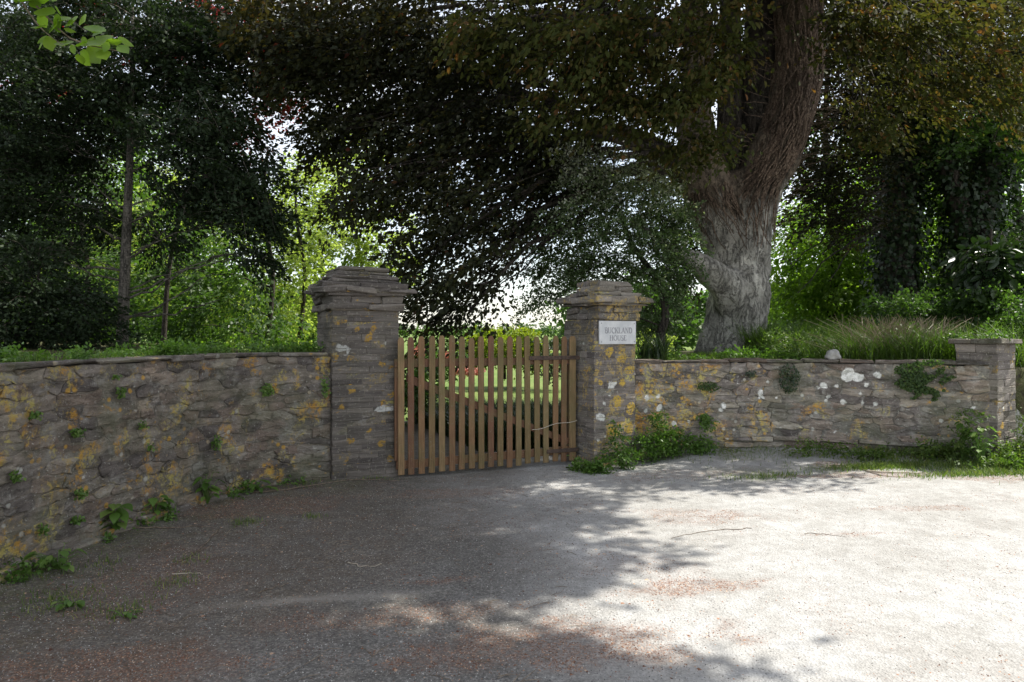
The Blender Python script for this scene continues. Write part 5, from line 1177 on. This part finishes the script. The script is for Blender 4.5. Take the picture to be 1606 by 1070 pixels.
# ivy creeping over the short pier
n = 700; c = frE[0]+frE[1]*r_.uniform(-.1, .45, (n, 1))+frE[2]*r_.uniform(-.08, .6, (n, 1))+np.array([0, 0, 1.])*(1.60+r_.random((n, 1))**2*.08)
k = fbm(c[:, 0], c[:, 1], 5, 77) > .45; c = c[k]; n = len(c)
o = leaves('ivy_sprig', c, r_.normal(size=(n, 3)), unit(np.array([0, 0, 1.])+r_.normal(0, .5, (n, 3))), r_.uniform(.025, .045, n), M_mid, None, r_.random(n), .85); tag(o, 'small-leaved ivy creeping over the slab top of the short pier', 'ivy', kind='stuff')

# ------------------------------------------------------------------ fresh leafy branch close to the camera, upper left
r_ = np.random.default_rng(95); D = 2.6
OB = thing('leafy_branch', 'bright green leafy branch hanging close to the camera at the top left corner', 'branch', tuple(P(40, -60, D)))
mb = MB(); main = poly_interp(np.array([[*P(-60, -60, D)], [*P(40, -5, D)], [*P(110, 60, D)], [*P(185, 80, D)]]), 12); mb.tube(main, np.linspace(.006, .0015, 12), 6)
m2 = poly_interp(np.array([[*P(20, -20, D)], [*P(60, 40, D+.05)], [*P(100, 72, D)]]), 8); mb.tube(m2, np.linspace(.004, .0012, 8), 5)
mb.build('twig', M_twig, OB, smooth=True)
for (bx, by, tx, ty, L) in ((60, 20, 72, 46, 1), (62, 28, 92, 12, .8), (88, 24, 102, 58, 1), (75, 58, 86, 88, 1), (78, 58, 55, 74, .9), (112, 70, 120, 88, .8), (130, 58, 140, 80, .8), (128, 80, 150, 108, 1.), (140, 74, 166, 110, 1.), (150, 62, 166, 88, .9), (176, 62, 186, 80, .9), (184, 60, 213, 78, 1), (186, 72, 208, 92, .9), (50, 2, 66, 22, .9), (30, 4, 44, -8, .8), (92, 34, 112, 30, .8), (100, 46, 118, 52, .8), (122, 84, 134, 104, .9), (158, 80, 172, 104, .9), (144, 52, 160, 44, .8), (104, 66, 96, 84, .8), (66, 42, 50, 52, .8), (82, 44, 100, 40, .8), (112, 40, 122, 28, .7), (128, 30, 142, 40, .8), (40, -8, 60, 2, .9), (60, -5, 74, 16, 1), (22, -10, 28, 10, .8), (84, -4, 80, 10, .7), (152, 50, 170, 60, .7), (134, 66, 118, 82, .8), (70, 62, 60, 88, .8), (170, 66, 160, 90, .8), (96, 22, 84, 2, .8)):
    a = P(bx, by, D+r_.uniform(-.1, .1)); e = P(tx, ty, D+r_.uniform(-.1, .1)); d_ = e-a; Lm = max(np.linalg.norm(d_)*.85, .05)*L
    A = unit(d_); fw = np.array([0, -1., .3]); sd_ = unit(np.cross(A, fw+r_.normal(0, .3, 3))); nv = np.cross(sd_, A)
    prof = [(0, .02), (.15, .24), (.38, .35), (.62, .31), (.84, .15)]; c = [a+A*Lm*u+nv*Lm*.1*u*u for u, w_ in prof]
    V = c+[q+sd_*w_*Lm*.95+nv*Lm*.06 for q, (u, w_) in zip(c, prof)]+[q-sd_*w_*Lm*.95+nv*Lm*.06 for q, (u, w_) in zip(c, prof)]+[a+A*Lm+nv*Lm*.12]
    n = 5; Fs = []
    for i in range(n-1): Fs += [[i, i+1, n+i+1, n+i], [i+1, i, 2*n+i, 2*n+i+1]]
    Fs += [[n-1, 3*n, 2*n-1], [3*n, n-1, 3*n-1]]
    mesh_np('leaf', np.array(V), Fs, M_near, OB, tint=np.full(16, r_.random()), smooth=True, origin=a)

# ------------------------------------------------------------------ litter and loose things on the ground
r_ = np.random.default_rng(99)
def scatter_chips(name, n, box, prob, size, mat, label, cat, flat=.5):
    x = r_.uniform(box[0], box[1], n); y = box[2]+(box[3]-box[2])*r_.random(n)**1.3; k = r_.random(n) < prob(x, y); x, y = x[k], y[k]
    k = (DL(x, y) < -.21) & (DR(x, y) < -.21); x, y = x[k], y[k]; n = len(x); z = ground_z(x, y)
    s_ = size*r_.uniform(.5, 1.5, n)[:, None]; c = np.stack([x, y, z], 1); a = r_.uniform(0, 2*math.pi, (n, 1))
    tri = [c+np.concatenate([np.cos(a+q)*s_*r_.uniform(.6, 1.2, (n, 1)), np.sin(a+q)*s_*r_.uniform(.6, 1.2, (n, 1)), 0*s_-.001], 1) for q in (0, 2.1, 4.2)]
    top = c+np.concatenate([r_.normal(0, .2, (n, 2))*s_, s_*flat*r_.uniform(.6, 1.3, (n, 1))], 1)
    V = np.stack(tri+[top], 1).reshape(-1, 3); b = (np.arange(n)*4)[:, None]
    Fc = np.concatenate([b+np.array([[0, 1, 3]]), b+np.array([[1, 2, 3]]), b+np.array([[2, 0, 3]])])
    o = mesh_np(name, V, Fc, mat, None, tint=np.repeat(r_.random(n), 4)); return tag(o, label, cat, kind='stuff')
def chip_mat(name, stops, rough=.85):
    s = NT(name); return s.fin(s.ramp(s.attr('tint'), stops), rough, .2)
M_grit = chip_mat('grit', [(0, (.07, .07, .07)), (.5, (.16, .155, .15)), (.85, (.30, .29, .27)), (1, (.50, .49, .46))])
M_flake = chip_mat('bud_scale', [(0, (.075, .035, .024)), (.5, (.18, .09, .058)), (.8, (.32, .18, .115)), (1, (.48, .35, .25))])
M_petal = chip_mat('petal', [(0, (.5, .48, .44)), (1, (.7, .69, .66))])
scatter_chips('gravel', 95000, (-4, 4, 2.6, 8.6), lambda x, y: (1-.85*sstep(.2, 1.6, x))*np.clip(1.25-(y-3)*.14, .25, 1), .0048, M_grit, 'loose grey grit scattered over the shaded forecourt', 'gravel', .7)
scatter_chips('bud_scales', 260000, (-4, 7, 2.7, 8.8), lambda x, y: sstep(.30, .62, fbm(x, y, 9, 61))*np.clip(litter(x, y)*1.25+.07*(1-.6*sstep(0, 2, x))+.10*(1-sstep(-2.4, -.8, x))*sstep(.4, .6, fbm(x, y, 2, 55)), 0, 1), .0062, M_flake, 'drifts of reddish brown bud scales lying on the forecourt', 'litter', .5)
scatter_chips('husks', 5200, (-4, 3, 2.8, 8.0), lambda x, y: (.12+.88*sstep(.56, .72, fbm(x, y, 1.6, 66)))*(1-sstep(.4, 1.4, x)), .013, M_flake, 'larger curled husks and leaf scraps in the shaded gravel', 'litter', .35)
x = r_.uniform(-3.6, 2.5, 420); y = 2.9+5.2*r_.random(420)**1.3; k = (DL(x, y) < -.25) & (fbm(x, y, 1.4, 67) > .45) & (x < .5); x, y = x[k], y[k]; mb = MB()
for a_, b_ in zip(x, y):
    an = r_.uniform(0, 3.14); ln = r_.uniform(.02, .09); z_ = float(ground_z(a_, b_))+.004; d_ = np.array([math.cos(an)*ln, math.sin(an)*ln, 0]); c_ = np.array([a_, b_, z_])
    mb.tube([c_-d_, c_+np.array([r_.normal(0, .006), r_.normal(0, .006), .004]), c_+d_], [.0018, .0022, .0012], 3, cap=False)
o = mb.build('twig_litter', M_twig, None); tag(o, 'small broken twigs scattered over the shaded gravel', 'litter', kind='stuff')
scatter_chips('petals', 700, (-4, 5, 2.8, 8.5), lambda x, y: 1-.7*sstep(0, 1, x), .006, M_petal, 'tiny pale petals and chips dotted over the ground', 'petals', .3)
def stick(pts, rad, label, mat=M_twig):
    q = []
    for (a, b) in pts:
        y0 = H*F/(b-525); x0 = (a-803)/F*y0
        if x0 > 1.2: 
            for _ in range(6): zz = float(ground_z(x0, y0)); y0 = (H-zz)*F/(b-525); x0 = (a-803)/F*y0
        q.append([x0, y0, float(ground_z(x0, y0))+rad*1.2])
    q = poly_interp(np.array(q), 14); q[:, 0] += r_.normal(0, .006, 14); q[:, 1] += r_.normal(0, .012, 14); mb = MB(); mb.tube(q, np.linspace(rad, rad*.4, 14), 6)
    o = mb.build('stick', mat, None, smooth=True, origin=q[0]); return tag(o, label, 'stick')
M_pst = plain('pale_dry_stick', (.30, .25, .19), (.50, .44, .35), 30)
stick([(1360, 741), (1400, 743), (1455, 745)], .012, 'pale dry stick lying on the road edge before the right wall', M_pst)
stick([(1345, 700+35), (1385, 747), (1420, 749)], .006, 'thin brown twig crossing the pale stick on the right verge')
stick([(1180, 829), (1120, 833), (1050, 845)], .0032, 'thin dark twig across the sunlit ground right of centre')
stick([(205, 838), (280, 832), (335, 829)], .006, 'straight thin twig pointing away from the largest left weed')
stick([(345, 832), (305, 870), (262, 892)], .006, 'diagonal thin twig on the dark gravel at left')
stick([(330, 858), (290, 878), (268, 890)], .004, 'short twig beside the diagonal twig at left')
stick([(395, 780), (430, 776), (500, 765), (560, 757), (625, 757)], .007, 'long thin root or stick along the foot of the left pillar')
stick([(270, 902), (300, 901), (318, 903)], .005, 'short pale stick lying in the left gravel', M_pst)
stick([(404, 930), (430, 922), (455, 915)], .004, 'short brown twig in the middle of the left gravel')
stick([(545, 884), (570, 890), (600, 886)], .004, 'pale broken stalk on the ground below the left pillar', M_pst)
stick([(1262, 837), (1290, 838), (1325, 842)], .0028, 'fine twig on the pale road right of centre')
# rock on the coping
v_ = icoV = None
bm = bmesh.new(); bmesh.ops.create_icosphere(bm, subdivisions=3, radius=1)
for v in bm.verts:
    n_ = v.co.copy(); f_ = 1+.16*math.sin(n_.x*3.1+1)*math.cos(n_.y*2.7)+.10*math.sin(n_.z*5+n_.x*4); v.co = Vector((n_.x*.105*f_, n_.y*.08*f_, max(n_.z, -.5)*.085*f_))
me = bpy.data.meshes.new('rock'); bm.to_mesh(me); bm.free(); me.shade_smooth()
me.materials.append(plain('pale_quartz', (.28, .27, .25), (.46, .45, .43), 16, .8, .5)); ro = bpy.data.objects.new('rock', me)
tt = tfor(CR, 1308); pr_ = CR.map(np.array([tt]), 0, np.array([-.10]))[0]; register(ro, (pr_[0], pr_[1], ZR+.085), None); tag(ro, 'single pale grey rock resting on top of the right wall', 'rock')

#print('TRIS', sum(len(o.data.loop_triangles) or sum(len(p.vertices)-2 for p in o.data.polygons[:0]) or int(len(o.data.loops)-2*len(o.data.polygons)) for o in bpy.data.objects if o.type == 'MESH'))
